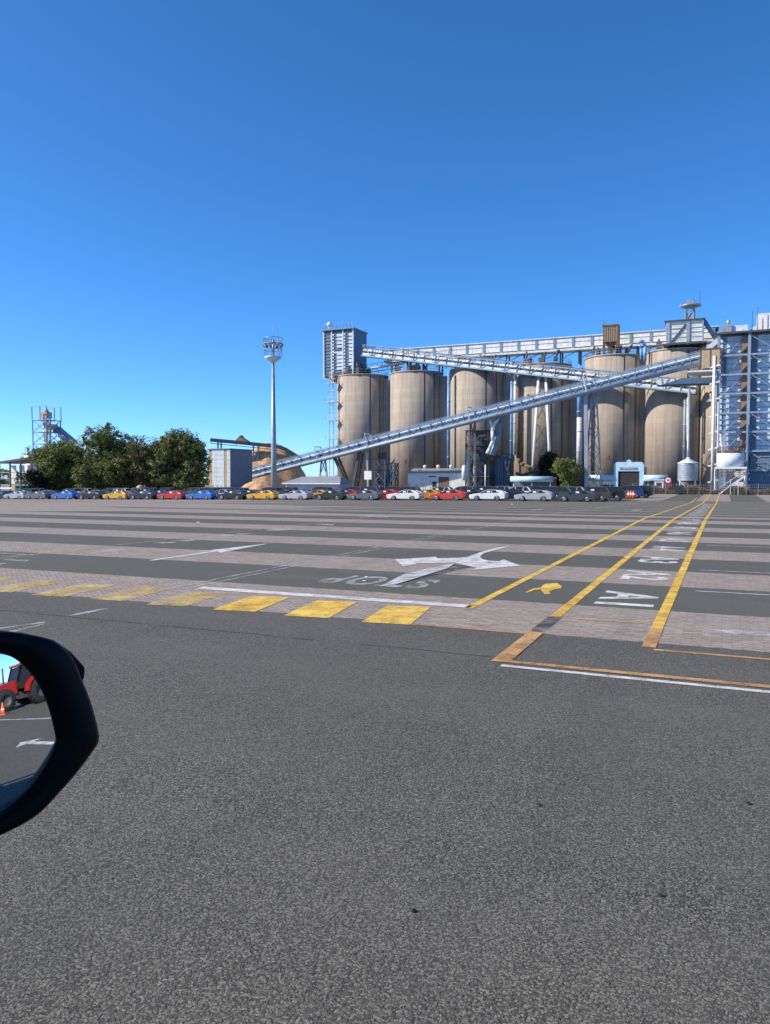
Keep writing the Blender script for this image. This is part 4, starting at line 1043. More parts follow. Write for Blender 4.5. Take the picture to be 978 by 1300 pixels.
def heap(name, label, c, rx, ry, h, m, cat, seed=1, kind=None):
    rnd = random.Random(seed); n, k = 40, 14; vs = []
    for j in range(k+1):
        f = j/k
        for i in range(n):
            t = 2*math.pi*i/n; rr = (1-f)*(1+.08*math.sin(3*t+seed)+.05*math.sin(7*t)); zz = h*math.sin(math.pi/2*f**.8)+rnd.uniform(-.18, .18)*(j > 0)*(j < k)*h*.12
            vs.append(c+Vector((rx*rr*math.cos(t), ry*rr*math.sin(t), zz)))
    fs = [(j*n+i, j*n+(i+1) % n, (j+1)*n+(i+1) % n, (j+1)*n+i) for j in range(k) for i in range(n)]
    o = MB().add(vs, fs, True).build(name, m); tag(o, label, cat)
    if kind: o['kind'] = kind
    return o
q = W(345, 612, 232); q.z = gz(q.x, q.y)
heap('woodchip_pile', 'big orange-brown woodchip pile below the curved stacker conveyor', q, 11.5, 11, W(345, 563, 232).z-q.z, 'chip', 'pile', 3)
q = W(330, 612, 150); q.z = gz(q.x, q.y)
heap('woodchip_pile', 'low woodchip heap under the foot of the inclined conveyor', q, 4.6, 3.0, 2.9, 'chip', 'pile', 5)
q = W(178, 612, 150); q.z = gz(q.x, q.y)
heap('sand_heap', 'small sandy heap under the duller olive tree', q, 1.5, 1.3, 2.2, 'chip', 'pile', 6)
r = thing('stacker_conveyor', 'dark stacker conveyor curving down over the woodchip pile', 'conveyor', W(330, 575, 228), 0)
pts = [W(*p, 226) for p in ((268, 558.5), (300, 561.5), (330, 564.5), (350, 566.5), (362, 570), (372, 576), (380, 581), (388, 586))]
mb = MB(); [mb.beam(a, b, 1.8, 1.0) for a, b in zip(pts, pts[1:])]; mb.build('belt_casing', 'darksteel', r)
mb = MB(); [mb.beam(a-ZD*1.0, b-ZD*1.0, 1.2, .18) for a, b in zip(pts, pts[1:])]; [mb.beam(p-ZD*1.0, p+ZD*.4, .15) for p in pts]; mb.build('walkway', 'bluesteel', r)
mb = MB(); a = W(303, 558, 226); mb.prism([a+VD*x+ZD*z for x, z in ((-1.2, -.4), (3.2, -.7), (.9, .6), (.6, 1.2), (0, .8))], UD*1.5); mb.build('tripper', 'rust', r)
for px, y in ((277, 560.5), (281, 561), (322, 565), (328, 565.5)):
    p = W(px, y, 226); f = Vector((p.x, p.y, gz(p.x, p.y))); MB().beam(f, p, .4).build('support_leg', 'bluesteel', r)

# ================================================================== PLANT BEHIND THE TREES AT FAR LEFT
r, c, zb, zt = lattice('elevator_tower', 'grey lattice grain elevator tower rising behind the left trees', 'tower', 61, 232, 5.4, 534, 612, 6, 'steel', 'steel')
H = zt-zb
co = MB(); [co.tube(c+VD*x+UD*y, c+VD*x+UD*y+ZD*(H+1.5), .38) for x, y in ((-1, 0), (0.1, -.4), (1.2, 0))]; each(co, 'elevator_leg', 'palesteel', r)
mb = MB(); [mb.beam(c+VD*x-UD*y+ZD*H, c+VD*x-UD*y+ZD*(H+4.0), .22) for x in (-2.9, .3, 2.9) for y in (-2.7, 2.7)]
for x0, x1 in ((-2.9, -.1), (.3, 2.9)):
    for y in (-2.7, 2.7): mb.beam(c+VD*x0-UD*y+ZD*(H+4), c+VD*x1-UD*y+ZD*(H+4), .22)
each(mb, 'top_frame', 'steel', r)
mb = MB(); mb.box(c+ZD*(H+1.6)+VD*-.3, (2.6, 2.2, 1.8), VD, UD, ZD); mb.tube(c+ZD*(H+2.5), c+ZD*(H+3.4), .8, .4); mb.box(c+ZD*(H-2)+VD*2.4, (2.2, 2, 1.6), VD, UD, ZD); each(mb, 'drive_head', 'tanpanel', r)
for (x0, y0), (x1, y1) in (((69, 547), (86, 563)), ((72, 545), (91, 562.5)), ((75, 543), (97, 561.5))):
    MB().tube(W(x0, y0, 231), W(x1, y1, 229), .5).build('spout', 'bluesteel', r)
mb = MB(); [mb.beam(c+ZD*(H*.62)+VD*x, c+ZD*(H*.35)+VD*(x*4), .18) for x in (-1.6, 1.6)]; mb.build('stay', 'steel', r)
c = W(42, 612, 222); c.z = gz(c.x, c.y); h = W(42, 577, 222).z-c.z
r = thing('round_tank', 'white cylindrical tank with a shallow cone roof beside the elevator tower', 'tank', c, 0)
MB().lathe(c, [(2.2, 0), (2.2, h)], 28).build('shell', 'white', r); MB().lathe(c, [(2.3, h-.02), (2.2, h+.1), (.2, h+1.1)], 28).build('cone_roof', 'steel', r)
mb = MB(); [mb.beam(c+VD*x-UD*2+ZD*(h+.2), c+VD*x-UD*2+ZD*(h+2), .1) for x in (-.5, 1, 2.6)]; mb.beam(c-VD*.5-UD*2+ZD*(h+1.9), c+VD*2.6-UD*2+ZD*(h+1.9), .1); mb.build('handrail', 'steel', r)
def open_shed():
    c = W(2, 612, 190); u0, vL = uv(c.x, c.y); z0 = gz(c.x, c.y); zl = W(2, 588.5, 190).z; zr = W(50, 583, 190).z; vL -= 1; w = 11.5
    r = thing('open_shed', 'open sided shed frame with dark sloping roof and translucent white panels', 'shed', L(u0+3, vL+w/2, z0), -TH)
    mb = MB(); mb.prism([L(u0-.3, vL, zl), L(u0-.3, vL+w, zr), L(u0-.3, vL+w, zr+.55), L(u0-.3, vL, zl+.45)], UD*8); mb.build('roof', 'darksteel', r)
    for k in range(4):
        v = vL+.4+k*(w-.8)/3; MB().lbox(u0-.1, u0+.2, v-.16, v+.16, z0, zl+(zr-zl)*(v-vL)/w-.01).build('column', 'darksteel', r)
    mb = MB(); [mb.lbox(u0, u0+.12, vL+.4, vL+w-.4, z, z+.22) for z in (z0+2.1, z0+3.6, z0+5.1)]; mb.build('rail', 'steel', r)
    mb = MB(); [mb.lbox(u0+3+.1*k, u0+3.1+.1*k, vL+.8+k*2.7, vL+2.6+k*2.7, z0+2.4, zl-.4) for k in range(4)]; each(mb, 'white_panel', 'white', r)
    MB().lbox(u0+3.6, u0+3.8, vL, vL+w, z0, z0+2.2).build('low_wall', 'tanpanel', r)
    MB().lbox(u0-.4, u0-.25, vL, vL+5, z0+1.2, z0+1.6).build('beam', 'white', r)
open_shed()
r = thing('grain_elevator', 'dark elevator head with spout showing above the second tree crown', 'tower', W(137, 612, 230)*1, 0)
p = W(137, 556, 230); q = Vector((p.x, p.y, gz(p.x, p.y))); r.location = q
MB().tube(q, W(137, 545, 230), .5).build('elevator_leg', 'steel', r); MB().lathe(W(137, 545, 230), [(.75, -.5), (.75, 1.3), (.5, 1.9), (.1, 2.1)], 14).build('drive_head', 'darksteel', r)
MB().tube(W(135, 549, 230), W(120, 562, 230), .3).build('spout', 'bluesteel', r)
mb = MB(); [mb.beam(p+VD*x+ZD*1.5, p+VD*x+ZD*3, .1) for x in (-1.4, 1.4)]; mb.box(p+ZD*1.4, (3, 2, .15), VD, UD, ZD); mb.build('platform', 'steel', r)

# ================================================================== TREES
def tree(label, px, D, w_px, y_top, lobes, leafm, seed, n=7000, leaf=.42, name='broadleaf_tree', trunk_h=.3, gaps=0., thin=1.):
    rnd = random.Random(seed); a = W(px, 612, D); c = Vector((a.x, a.y, gz(a.x, a.y))); H = W(px, y_top, D).z-c.z; w = w_px/F*D
    r = thing(name, label, 'tree', c, 0, 'trees in the yard')
    tk = MB(); tk.tube(c, c+ZD*H*.35, .34, .24, 10)
    blobs = []
    for i in range(lobes):
        t = rnd.uniform(0, 2*math.pi); k = math.sqrt(rnd.random())*.62; f = rnd.uniform(trunk_h, .86)
        sh = math.sin(math.pi*min(1, (f-.02)/1.0))**.5
        rad = rnd.uniform(.16, .27)*w
        b = c+Vector((math.cos(t)*k*w*.5*sh*1.25, math.sin(t)*k*w*.45*sh, H*f)); rad = min(rad, H-(b.z-c.z)+.25*rad)
        blobs.append((b, rad)); tk.tube(c+ZD*H*rnd.uniform(.2, .36), b, .13, .04, 6, False)
    top = c+ZD*(H*.84); blobs.append((top, H*.17+w*.05))
    tk.build('trunk', 'bark', r)
    # clumps on every lobe, leaves in every clump
    vs = []; fs = []
    per = int(n/len(blobs))
    for b, rad in blobs:
        m = max(6, int(per/22))
        for _ in range(m):
            d = Vector((rnd.gauss(0, 1), rnd.gauss(0, 1), rnd.gauss(0, 1))).normalized(); k = rad*(rnd.random()**.33)*rnd.uniform(.85, 1.12); cc = b+Vector((d.x*k, d.y*k, d.z*k*.85))
            if cc.z < c.z+H*.06: continue
            cr = rnd.uniform(.35, .8)
            for _ in range(22):
                p = cc+Vector((rnd.gauss(0, 1), rnd.gauss(0, 1), rnd.gauss(0, .8)))*cr*.55
                nn = (d*1.0+Vector((rnd.gauss(0, 1), rnd.gauss(0, 1), rnd.gauss(0, 1)))*.8).normalized(); x = nn.orthogonal().normalized(); y = nn.cross(x); ang = rnd.uniform(0, 6.28); x, y = x*math.cos(ang)+y*math.sin(ang), y*math.cos(ang)-x*math.sin(ang)
                s = leaf*rnd.uniform(.7, 1.45); i = len(vs)
                vs += [p-x*s*.5, p+y*s*.28, p+x*s*.5, p-y*s*.28]; fs.append((i, i+1, i+2, i+3))
    me = bpy.data.meshes.new('crown'); inv = mw(r).inverted(); me.from_pydata([tuple(inv @ v) for v in vs], [], fs); me.materials.append(M[leafm]); o = bpy.data.objects.new('crown', me); COL.objects.link(o); o.parent = r
    return r
tree('rounded deep green tree in front of the elevator tower at far left', 76, 172, 76, 561.5, 42, 'leaf_b', 1, 36000, trunk_h=.12)
tree('tallest tree of the left group, right of the far left tree', 139, 170, 92, 542, 50, 'leaf_a', 2, 46000, trunk_h=.1)
tree('duller olive tree squeezed between two denser green trees', 190, 168, 60, 557, 26, 'leaf_d', 3, 19000, trunk_h=.16)
tree('dense round crowned tree touching the tall grey shed', 228, 166, 72, 548, 50, 'leaf_a', 4, 46000, trunk_h=.1)
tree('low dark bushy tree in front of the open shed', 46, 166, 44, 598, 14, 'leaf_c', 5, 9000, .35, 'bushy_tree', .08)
tree('dark round tree left of the bright green one at the silos', 699, 172, 35, 573, 22, 'leaf_c', 6, 15000, .34, trunk_h=.08)
tree('bright green round tree beside the canopy shelter', 721, 160, 37, 582.5, 22, 'leaf_b', 7, 17000, .3, trunk_h=.08)
tree('small bush filling the gap between the first two trees', 108, 165, 30, 592, 10, 'leaf_a', 8, 7000, .36, 'bushy_tree', .08)
# far wood along the horizon
def treeline():
    rnd = random.Random(4); vs = []; fs = []
    for i in range(9000):
        t = rnd.uniform(-330, 420); off = rnd.uniform(-8, 8); x = t; y = 430+off-.0*t; z = -2+rnd.random()**1.2*(5.0+2.2*math.sin(t*.05)+1.5*math.sin(t*.17)); p = Vector((x, y, z))
        nn = Vector((rnd.gauss(0, 1), rnd.gauss(0, 1)-.8, rnd.gauss(0, 1)+.3)).normalized(); a = nn.orthogonal().normalized(); b = nn.cross(a); s = rnd.uniform(.8, 1.8); k = len(vs)
        vs += [p-a*s, p+b*s*.6, p+a*s, p-b*s*.6]; fs.append((k, k+1, k+2, k+3))
    o = MB().add(vs, fs).build('treeline', 'leaf_a'); struct(o, 'distant low wood along the horizon behind the plant', 'woods', 'stuff')
treeline()

# ================================================================== FENCES, SIGNS, BARRIERS
def fences():
    a, b = onu(803, 147), onu(1010, 147); u0, va = uv(a.x, a.y); vb = uv(b.x, b.y)[1]; z = a.z
    r = thing('wire_fence', 'low wire fence with posts along the far edge of the yard at right', 'fence', L(u0, (va+vb)/2, z), -TH)
    n = 14
    for k in range(n+1):
        v = va+(vb-va)*k/n; MB().lbox(u0-.05, u0+.05, v-.05, v+.05, z, z+1.9).build('post', 'wire', r)
    mb = MB(); [mb.lbox(u0-.015, u0+.015, va, vb, z+h, z+h+.03) for h in (.3, .6, .9, 1.2, 1.5, 1.8)]
    v = va
    while v < vb: mb.lbox(u0-.012, u0+.012, v, v+.02, z, z+1.8); v += .35
    mb.build('wire_mesh', 'wire', r)
    rnd = random.Random(3); vs = []; fs = []
    for i in range(9000):
        v = rnd.uniform(va, vb); u = u0+rnd.uniform(.2, 2.2); h = rnd.uniform(.4, 1.5)*(.8+.3*math.sin(v*.9)); p = L(u, v, z); d = VD*math.cos(i)+UD*math.sin(i); lean = Vector((rnd.gauss(0, .2), rnd.gauss(0, .2), 0)); k = len(vs)
        vs += [p-d*.06, p+d*.06, p+d*.03+lean+ZD*h, p-d*.03+lean+ZD*h]; fs.append((k, k+1, k+2, k+3))
    o = MB().add(vs, fs).build('dry_grass', 'dry'); struct(o, 'dry brown grass growing behind the low wire fence', 'grass', 'stuff')
    a, b = onu(20, 137), onu(98, 137); u0, va = uv(a.x, a.y); vb = uv(b.x, b.y)[1]; z = a.z
    r = thing('mesh_fence', 'green shade mesh fence behind the parked cars at far left', 'fence', L(u0, (va+vb)/2, z), -TH)
    MB().lbox(u0-.02, u0+.02, va, vb, z+.1, z+3.0).build('mesh_panel', 'greenmesh', r)
    for k in range(8): MB().lbox(u0-.08, u0-.021, va+(vb-va)*k/7-.05, va+(vb-va)*k/7+.05, z, z+3.2).build('post', 'steel', r)
fences()
def sign(px, u, h, body, label, round_=False):
    c = onu(px, u); r = thing('post_sign', label, 'sign', c, -TH)
    MB().tube(c, c+ZD*h, .06).build('post', 'steel', r)
    if round_:
        MB().box(c+ZD*(h-.5)-UD*.08, (1.3, .04, 1.7), VD, UD, ZD).build('backboard', 'redsign', r)
        p = c+ZD*(h+.15)-UD*.11; MB().tube(p-ZD*.3, p-ZD*.3-UD*.02, .46, n=24).build('disc', 'white', r); MB().lathe(Vector((0, 0, 0)), [(.62, 0), (.5, 0)], 24, cap=False)
        q = p-UD*.024-ZD*.3; MB().tube(q, q-UD*.012, .2, n=20).build('red_disc', 'redsign', r)
    else:
        MB().box(c+ZD*h-UD*.08, body+(.04,) if len(body) < 3 else body, VD, UD, ZD).build('board', 'white', r)
sign(467.5, 122, 3.6, (.6*2.3, .05, 1.5), 'white notice board on a post beside the grey conveyor column')
sign(848, 152, 2.6, None, 'round white and red sign on a dark red board at the fence', True)
c = onu(862, 144); r = thing('waste_bin', 'dark green wheeled bin at the left end of the wire fence', 'bin', c, -TH)
mb = MB(); mb.add([c+VD*x*.5+UD*y*.5+ZD*.1 for x, y in ((-1, -1), (1, -1), (1, 1), (-1, 1))]+[c+VD*x*.65+UD*y*.65+ZD*1.4 for x, y in ((-1, -1), (1, -1), (1, 1), (-1, 1))], [(3, 2, 1, 0), (4, 5, 6, 7), (0, 1, 5, 4), (1, 2, 6, 5), (2, 3, 7, 6), (3, 0, 4, 7)]); mb.build('body', 'greenbin', r)
MB().box(c+ZD*1.5, (1.4, 1.4, .14), VD, UD, ZD).build('lid', 'greenbin', r); MB().tube(c-VD*.5-UD*.6+ZD*.15, c+VD*.5-UD*.6+ZD*.15, .15).build('wheel', 'tyre', r)
c = onu(921, 145); r = thing('gate_stile', 'small pale steel step stile in the wire fence below the drum tank', 'stile', c, -TH)
mb = MB(); [mb.box(c+VD*(-.9+k*.35)+ZD*(.25+k*.3), (.4, .9, .06), VD, UD, ZD) for k in range(5)]; mb.box(c+VD*1.3+ZD*1.6, (1.4, .9, .08), VD, UD, ZD); mb.build('tread', 'palesteel', r)
mb = MB(); [mb.beam(c+VD*-1+UD*s_*.45, c+VD*.8+UD*s_*.45+ZD*1.6, .09) or mb.beam(c+VD*-1+UD*s_*.45+ZD*1.0, c+VD*.8+UD*s_*.45+ZD*2.7, .08) or mb.beam(c+VD*.8+UD*s_*.45+ZD*2.7, c+VD*2+UD*s_*.45+ZD*2.7, .08) for s_ in (-1, 1)]; [mb.beam(c+VD*x+UD*s_*.45, c+VD*x+UD*s_*.45+ZD*2.7, .09) for x in (.8, 2) for s_ in (-1, 1)]; mb.build('frame', 'palesteel', r)
ordn = ['first', 'second', 'third', 'fourth', 'fifth']
bar = None
for i in range(5):
    c = onu(792.2+i*3.1, 113.5-i*.15)
    if bar is None:
        bar = thing('traffic_bollard', '', 'bollard', (0, 0, 0), 0, 'orange bollards beside the last parked cars')
        MB().lathe((0, 0, 0), [(.19, .08), (.16, .45), (.13, 1.0), (.09, 1.08), (.02, 1.1)], 14).build('body', 'orange', bar, False); MB().lathe((0, 0, 0), [(.24, 0), (.24, .07), (.19, .08)], 14).build('base', 'tyre', bar, False)
        MB().lathe((0, 0, 0), [(.157, .55), (.145, .8)], 14, cap=False).build('reflective_band', 'paper', bar, False); o = bar
    else: o = dup(bar)
    o.location = c; o['label'] = ordn[i]+' orange bollard from the left in the row beside the parked cars'
# ================================================================== CARS
CC = {k: carpaint(k, v) for k, v in dict(black=(.012, .013, .016), silver=(.42, .44, .46), grey=(.13, .14, .155), blue=(.015, .16, .55), yellow=(.72, .38, .02), navy=(.015, .022, .05), red=(.52, .022, .015),
      white=(.80, .80, .79), darkgrey=(.055, .06, .07), brown=(.075, .055, .045), darkred=(.16, .012, .012), darkgreen=(.01, .03, .028), orange=(.62, .27, .02), deepblue=(.02, .05, .2), coral=(.60, .06, .04)).items()}
def arcpts(cx, r, zb, n=8): return [(cx+r*math.cos(math.pi*i/n), zb+r*math.sin(math.pi*i/n)) for i in range(n+1)]
def make_car(kind):
    r = thing('parked_car', '', 'car', (0, 0, 0))
    if kind == 'coupe':
        wx, wr, W2 = 1.36, .35, .94
        prof = [(2.28, .22)]; top = [(2.40, .42), (2.41, .60), (2.32, .76), (1.95, .86), (1.2, .95), (.78, 1.0), (-.2, 1.0), (-1.2, 1.03), (-1.7, 1.06), (-2.15, 1.06), (-2.36, .98), (-2.4, .62), (-2.33, .30)]
        gh = [(.92, .98), (.12, 1.345), (-.62, 1.37), (-1.15, 1.29), (-1.98, 1.05)]
    elif kind == 'suv':
        wx, wr, W2 = 1.40, .37, .94
        prof = [(2.25, .28)]; top = [(2.36, .45), (2.36, .85), (2.22, 1.0), (1.3, 1.12), (1.05, 1.15), (-.3, 1.16), (-1.4, 1.18), (-2.2, 1.18), (-2.33, 1.05), (-2.36, .55), (-2.3, .32)]
        gh = [(1.15, 1.13), (.42, 1.62), (-.4, 1.70), (-1.75, 1.66), (-2.22, 1.16)]
    else:
        wx, wr, W2 = 1.36, .33, .90
        prof = [(2.2, .24)]; top = [(2.33, .42), (2.32, .68), (2.2, .82), (1.2, .96), (.95, 1.0), (-.3, 1.01), (-1.5, 1.03), (-2.2, 1.02), (-2.34, .9), (-2.36, .5), (-2.28, .28)]
        gh = [(1.05, .99), (.3, 1.40), (-.45, 1.45), (-1.1, 1.40), (-1.95, 1.02)]
    zb = .24 if kind != 'suv' else .3
    bottom = [(-wx-wr*1.18, zb)]+[(p[0], p[1]) for p in arcpts(-wx, wr*1.14, wr*.8)][::-1]+[(-wx+wr*1.18, zb)]+[(wx-wr*1.18, zb)]+[(p[0], p[1]) for p in arcpts(wx, wr*1.14, wr*.8)][::-1]+[(wx+wr*1.18, zb)]
    poly = bottom+prof+top
    # body: outline lofted over five widths so that the sides tuck in at shoulder and sill
    stations = [(-W2, .955, .03), (-W2+.09, .99, .0), (-W2*.55, 1.0, 0), (W2*.55, 1.0, 0), (W2-.09, .99, 0), (W2, .955, .03)]
    mb = MB(); n = len(poly); vs = []
    for y, sc, dz in stations:
        for x, z in poly: vs.append(Vector((x*sc, y, z-(dz if z > .8 else 0)-(.03*abs(y/W2)**3 if z > .6 else 0))))
    fs = [(j*n+i, j*n+(i+1) % n, (j+1)*n+(i+1) % n, (j+1)*n+i) for j in range(5) for i in range(n)]
    mb.add(vs, fs); mb.add(vs[:n], [tuple(range(n))]); mb.add(vs[-n:], [tuple(range(n))[::-1]])
    mb.build('body', CC['white'], r, False, .02)
    # glazed cabin
    wb, wt = W2-.14, W2-.285
    mb = MB(); m = len(gh); zs0, zs1 = min(p[1] for p in gh), max(p[1] for p in gh)
    hw = lambda z: wb+(wt-wb)*(z-zs0)/(zs1-zs0)
    vs = [Vector((x, s*hw(z), z)) for s in (-1, 1) for x, z in gh]
    mb.add(vs, [(i, i+1, m+i+1, m+i) for i in range(m-1)]+[tuple(range(m)), tuple(range(m, 2*m))[::-1], (0, m, 2*m-1, m-1)])
    mb.build('window_glass', 'glass', r, False)
    mb = MB(); a, b = gh[1], gh[-2]
    rp = gh[1:-1]; k = len(rp); vs = [Vector((x, s*(hw(z)+.012), z+.012)) for s in (-1, 1) for x, z in rp]+[Vector((x, s*(hw(z)-.05), z+.045)) for s in (-1, 1) for x, z in rp]
    mb.add(vs, [(2*k+i, 2*k+i+1, 3*k+i+1, 3*k+i) for i in range(k-1)]+[(i, i+1, 2*k+i+1, 2*k+i) for i in range(k-1)]+[(k+i, k+i+1, 3*k+i+1, 3*k+i) for i in range(k-1)]+[(0, 2*k, 3*k, k), (k-1, 3*k-1, 4*k-1, 2*k-1)])
    for s in (-1, 1):
        for p, q, w in ((gh[0], gh[1], .07), (gh[-1], gh[-2], .22 if kind == 'coupe' else .12)):
            mb.beam(Vector((p[0], s*(hw(p[1])+.012), p[1])), Vector((q[0], s*(hw(q[1])+.012), q[1])), w, .04, Vector((0, s, 0)))
        for xm in ((-.55,) if kind == 'coupe' else (-.1, -1.15)):
            zt_ = zs1-.06; mb.beam(Vector((xm, s*(hw(zs0)+.01), zs0)), Vector((xm-.05, s*(hw(zt_)+.01), zt_)), .07, .03, Vector((0, s, 0)))
    mb.build('roof', CC['white'], r, False)
    if kind == 'suv':
        mb = MB(); [mb.beam((.2, s*(wt-.02), zs1+.06), (-1.6, s*(wt-.02), zs1+.05), .05) for s in (-1, 1)]; mb.build('roof_rail', 'darksteel', r, False)
    for x in (wx, -wx):
        for s in (-1, 1):
            wob = MB(); wob.lathe((0, 0, 0), [(wr*.66, -.11), (wr*.92, -.115), (wr, -.07), (wr, .07), (wr*.92, .115), (wr*.66, .11)], 20)
            # turn the lathe onto the axle
            wob.v = [Vector((x+p.x, s*(W2-.115)+p.z, wr+p.y)) for p in wob.v]; wo = wob.build('wheel', 'tyre', r, False)
            rb = MB(); yo = s*(W2-.115+s*0)
            for k in range(5):
                t = 2*math.pi*k/5+.3; d = Vector((math.cos(t), 0, math.sin(t))); cc = Vector((x, s*(W2+.003), wr)); rb.beam(cc, cc+d*wr*.66, .085, .03, Vector((0, 1, 0)))
            rg = MB(); rb.lathe((0, 0, 0), [(wr*.58, 0), (wr*.68, 0), (wr*.68, .012), (wr*.58, .012)], 20, cap=False)
            m0 = len(rb.v)-80
            for i in range(m0, len(rb.v)): p = rb.v[i]; rb.v[i] = Vector((x+p.x, s*(W2-.002+p.z), wr+p.y))
            rb.build('rim', 'rim', wo, False)
    zl = .70 if kind != 'suv' else .88; xl = 2.33 if kind == 'coupe' else 2.30
    for s in (-1, 1):
        MB().box((xl-.02, s*(W2-.26), zl), (.12, .36, .12)).build('headlight', 'lamp', r, False, .02)
        MB().box((-2.375, s*(W2-.26), zl+.14), (.08, .38, .13)).build('tail_light', 'tail', r, False, .02)
        MB().box((gh[0][0]-.12, s*(W2+.02), gh[0][1]+.07), (.12, .2, .12)).build('wing_mirror', 'blackplastic', r, False, .02)
    MB().box((xl+.03, 0, .48), (.06, 1.25, .2)).build('grille', 'blackplastic', r, False)
    pz = (zs0+zs1)/2-.02
    st = MB(); [st.box((-.15, s*(hw(pz)+.03), pz), (.42, .012, .2)) for s in (-1, 1)]; st.build('window_sticker', 'paper', r, False)
    return r
PROTO = {}
def place_car(kind, colour, pos, rz, label, sticker=True, group='cars parked in rows'):
    if kind not in PROTO: o = PROTO[kind] = make_car(kind)
    else: o = dup(PROTO[kind])
    for ch in list(o.children):
        if ch.name.split('.')[0] in ('body', 'roof'):
            ch.material_slots[0].link = 'OBJECT'; ch.material_slots[0].material = CC[colour]
        if ch.name.startswith('window_sticker') and not sticker and o is not PROTO[kind]: bpy.data.objects.remove(ch)
    o.location = pos; o.rotation_euler = (0, 0, rz+random.uniform(-.012, .012)); o['label'] = label; o['group'] = group
    return o
RZ = math.pi-TH
front = [(-2, 'black', 'coupe', 'black coupe cut by the left photo edge'), (23, 'silver', 'coupe', 'silver coupe second from the left'), (50, 'grey', 'coupe', 'grey coupe left of the far left blue coupe'), (84, 'blue', 'coupe', 'bright blue coupe near the far left'),
         (117, 'black', 'coupe', 'black coupe left of the far left yellow coupe'), (150, 'yellow', 'coupe', 'yellow coupe below the tall trees'), (183, 'navy', 'coupe', 'dark navy coupe left of the far left red coupe'), (220, 'red', 'coupe', 'red coupe below the round crowned tree'),
         (257, 'blue', 'coupe', 'bright blue coupe in front of the tall grey shed'), (296, 'black', 'coupe', 'black coupe left of the yellow coupe at the light mast'), (335, 'yellow', 'coupe', 'yellow coupe below the light mast'), (376, 'silver', 'coupe', 'pale silver coupe right of the light mast'),
         (421, 'darkgreen', 'coupe', 'near black green coupe below the V-shaped legs'), (464, 'grey', 'coupe', 'mid grey coupe left of the first white coupe'), (515, 'white', 'coupe', 'white coupe in front of the white shed'), (570, 'coral', 'coupe', 'coral red coupe between two white coupes'),
         (621, 'white', 'coupe', 'white coupe right of the coral red coupe'), (679, 'silver', 'coupe', 'silver coupe in front of the canopy shelter'), (733, 'darkgrey', 'coupe', 'dark grey coupe at the right end')]
UF = 95.8
for px, colr, kind, lab in front: place_car(kind, colr, onu(px, UF), RZ, lab+', front row')
second = [(8, 'black', 'sedan', 'black saloon behind the second silver coupe'), (34, 'black', 'suv', 'black wagon behind the gap left of the grey coupe'), (66, 'navy', 'sedan', 'navy saloon behind the far left blue coupe'), (103, 'darkred', 'coupe', 'dark red coupe peeping out right of the far left blue coupe'), (134, 'black', 'sedan', 'black saloon behind the yellow coupe below the trees'),
          (168, 'deepblue', 'sedan', 'deep blue saloon right of the yellow coupe below the trees'), (205, 'darkgrey', 'sedan', 'dark grey saloon behind the far left red coupe'), (243, 'navy', 'coupe', 'navy coupe in the gap left of the second blue coupe'), (281, 'silver', 'sedan', 'silver saloon right of the second blue coupe'), (318, 'black', 'sedan', 'black saloon behind the yellow coupe at the light mast'), (357, 'black', 'coupe', 'black coupe right of the yellow coupe at the light mast'),
          (402, 'yellow', 'coupe', 'yellow coupe left of the near black green coupe'), (441, 'red', 'coupe', 'red coupe right of the near black green coupe'), (490, 'red', 'coupe', 'red coupe peeping out left of the first white coupe'), (541, 'orange', 'coupe', 'orange yellow coupe left of the coral red coupe'), (596, 'black', 'sedan', 'black saloon behind the coral red coupe'), (646, 'navy', 'sedan', 'navy saloon between white and silver coupes'),
          (704, 'darkgrey', 'suv', 'dark grey wagon right of the silver coupe'), (752, 'brown', 'suv', 'brown wagon behind the dark grey coupe')]
for px, colr, kind, lab in second: place_car(kind, colr, onu(px, UF+3.3), RZ, lab+', second row', random.random() < .5)
third = [(28, 'grey', 'sedan', 'grey saloon'), (60, 'silver', 'sedan', 'silver saloon'), (88, 'darkgrey', 'suv', 'dark grey wagon standing high over the blue coupe'), (122, 'silver', 'sedan', 'silver saloon left of the white wagon'), (152, 'white', 'suv', 'white wagon over the yellow coupe'), (187, 'black', 'suv', 'black wagon over the navy coupe'), (225, 'black', 'sedan', 'black saloon over the red coupe'), (262, 'black', 'suv', 'black wagon over the second blue coupe'), (300, 'darkgrey', 'suv', 'dark grey wagon under the conveyor foot'),
         (340, 'black', 'suv', 'black wagon at the light mast'), (383, 'deepblue', 'sedan', 'deep blue saloon over the pale silver coupe'), (425, 'darkred', 'sedan', 'dark red saloon over the near black green coupe'), (466, 'darkgrey', 'suv', 'dark grey wagon over the mid grey coupe'), (515, 'darkred', 'suv', 'dark red wagon over the first white coupe'), (556, 'white', 'suv', 'white wagon over the coral red coupe'), (612, 'black', 'suv', 'black wagon over the second white coupe'), (655, 'white', 'suv', 'white wagon left of the canopy shelter'), (692, 'black', 'suv', 'black wagon in front of the canopy shelter'), (722, 'silver', 'suv', 'silver wagon in front of the bright green tree'), (771, 'black', 'suv', 'black wagon right of the brown wagon')]
for px, colr, kind, lab in third: place_car(kind, colr, onu(px, UF+6.7), RZ, lab+', third row', random.random() < .3)
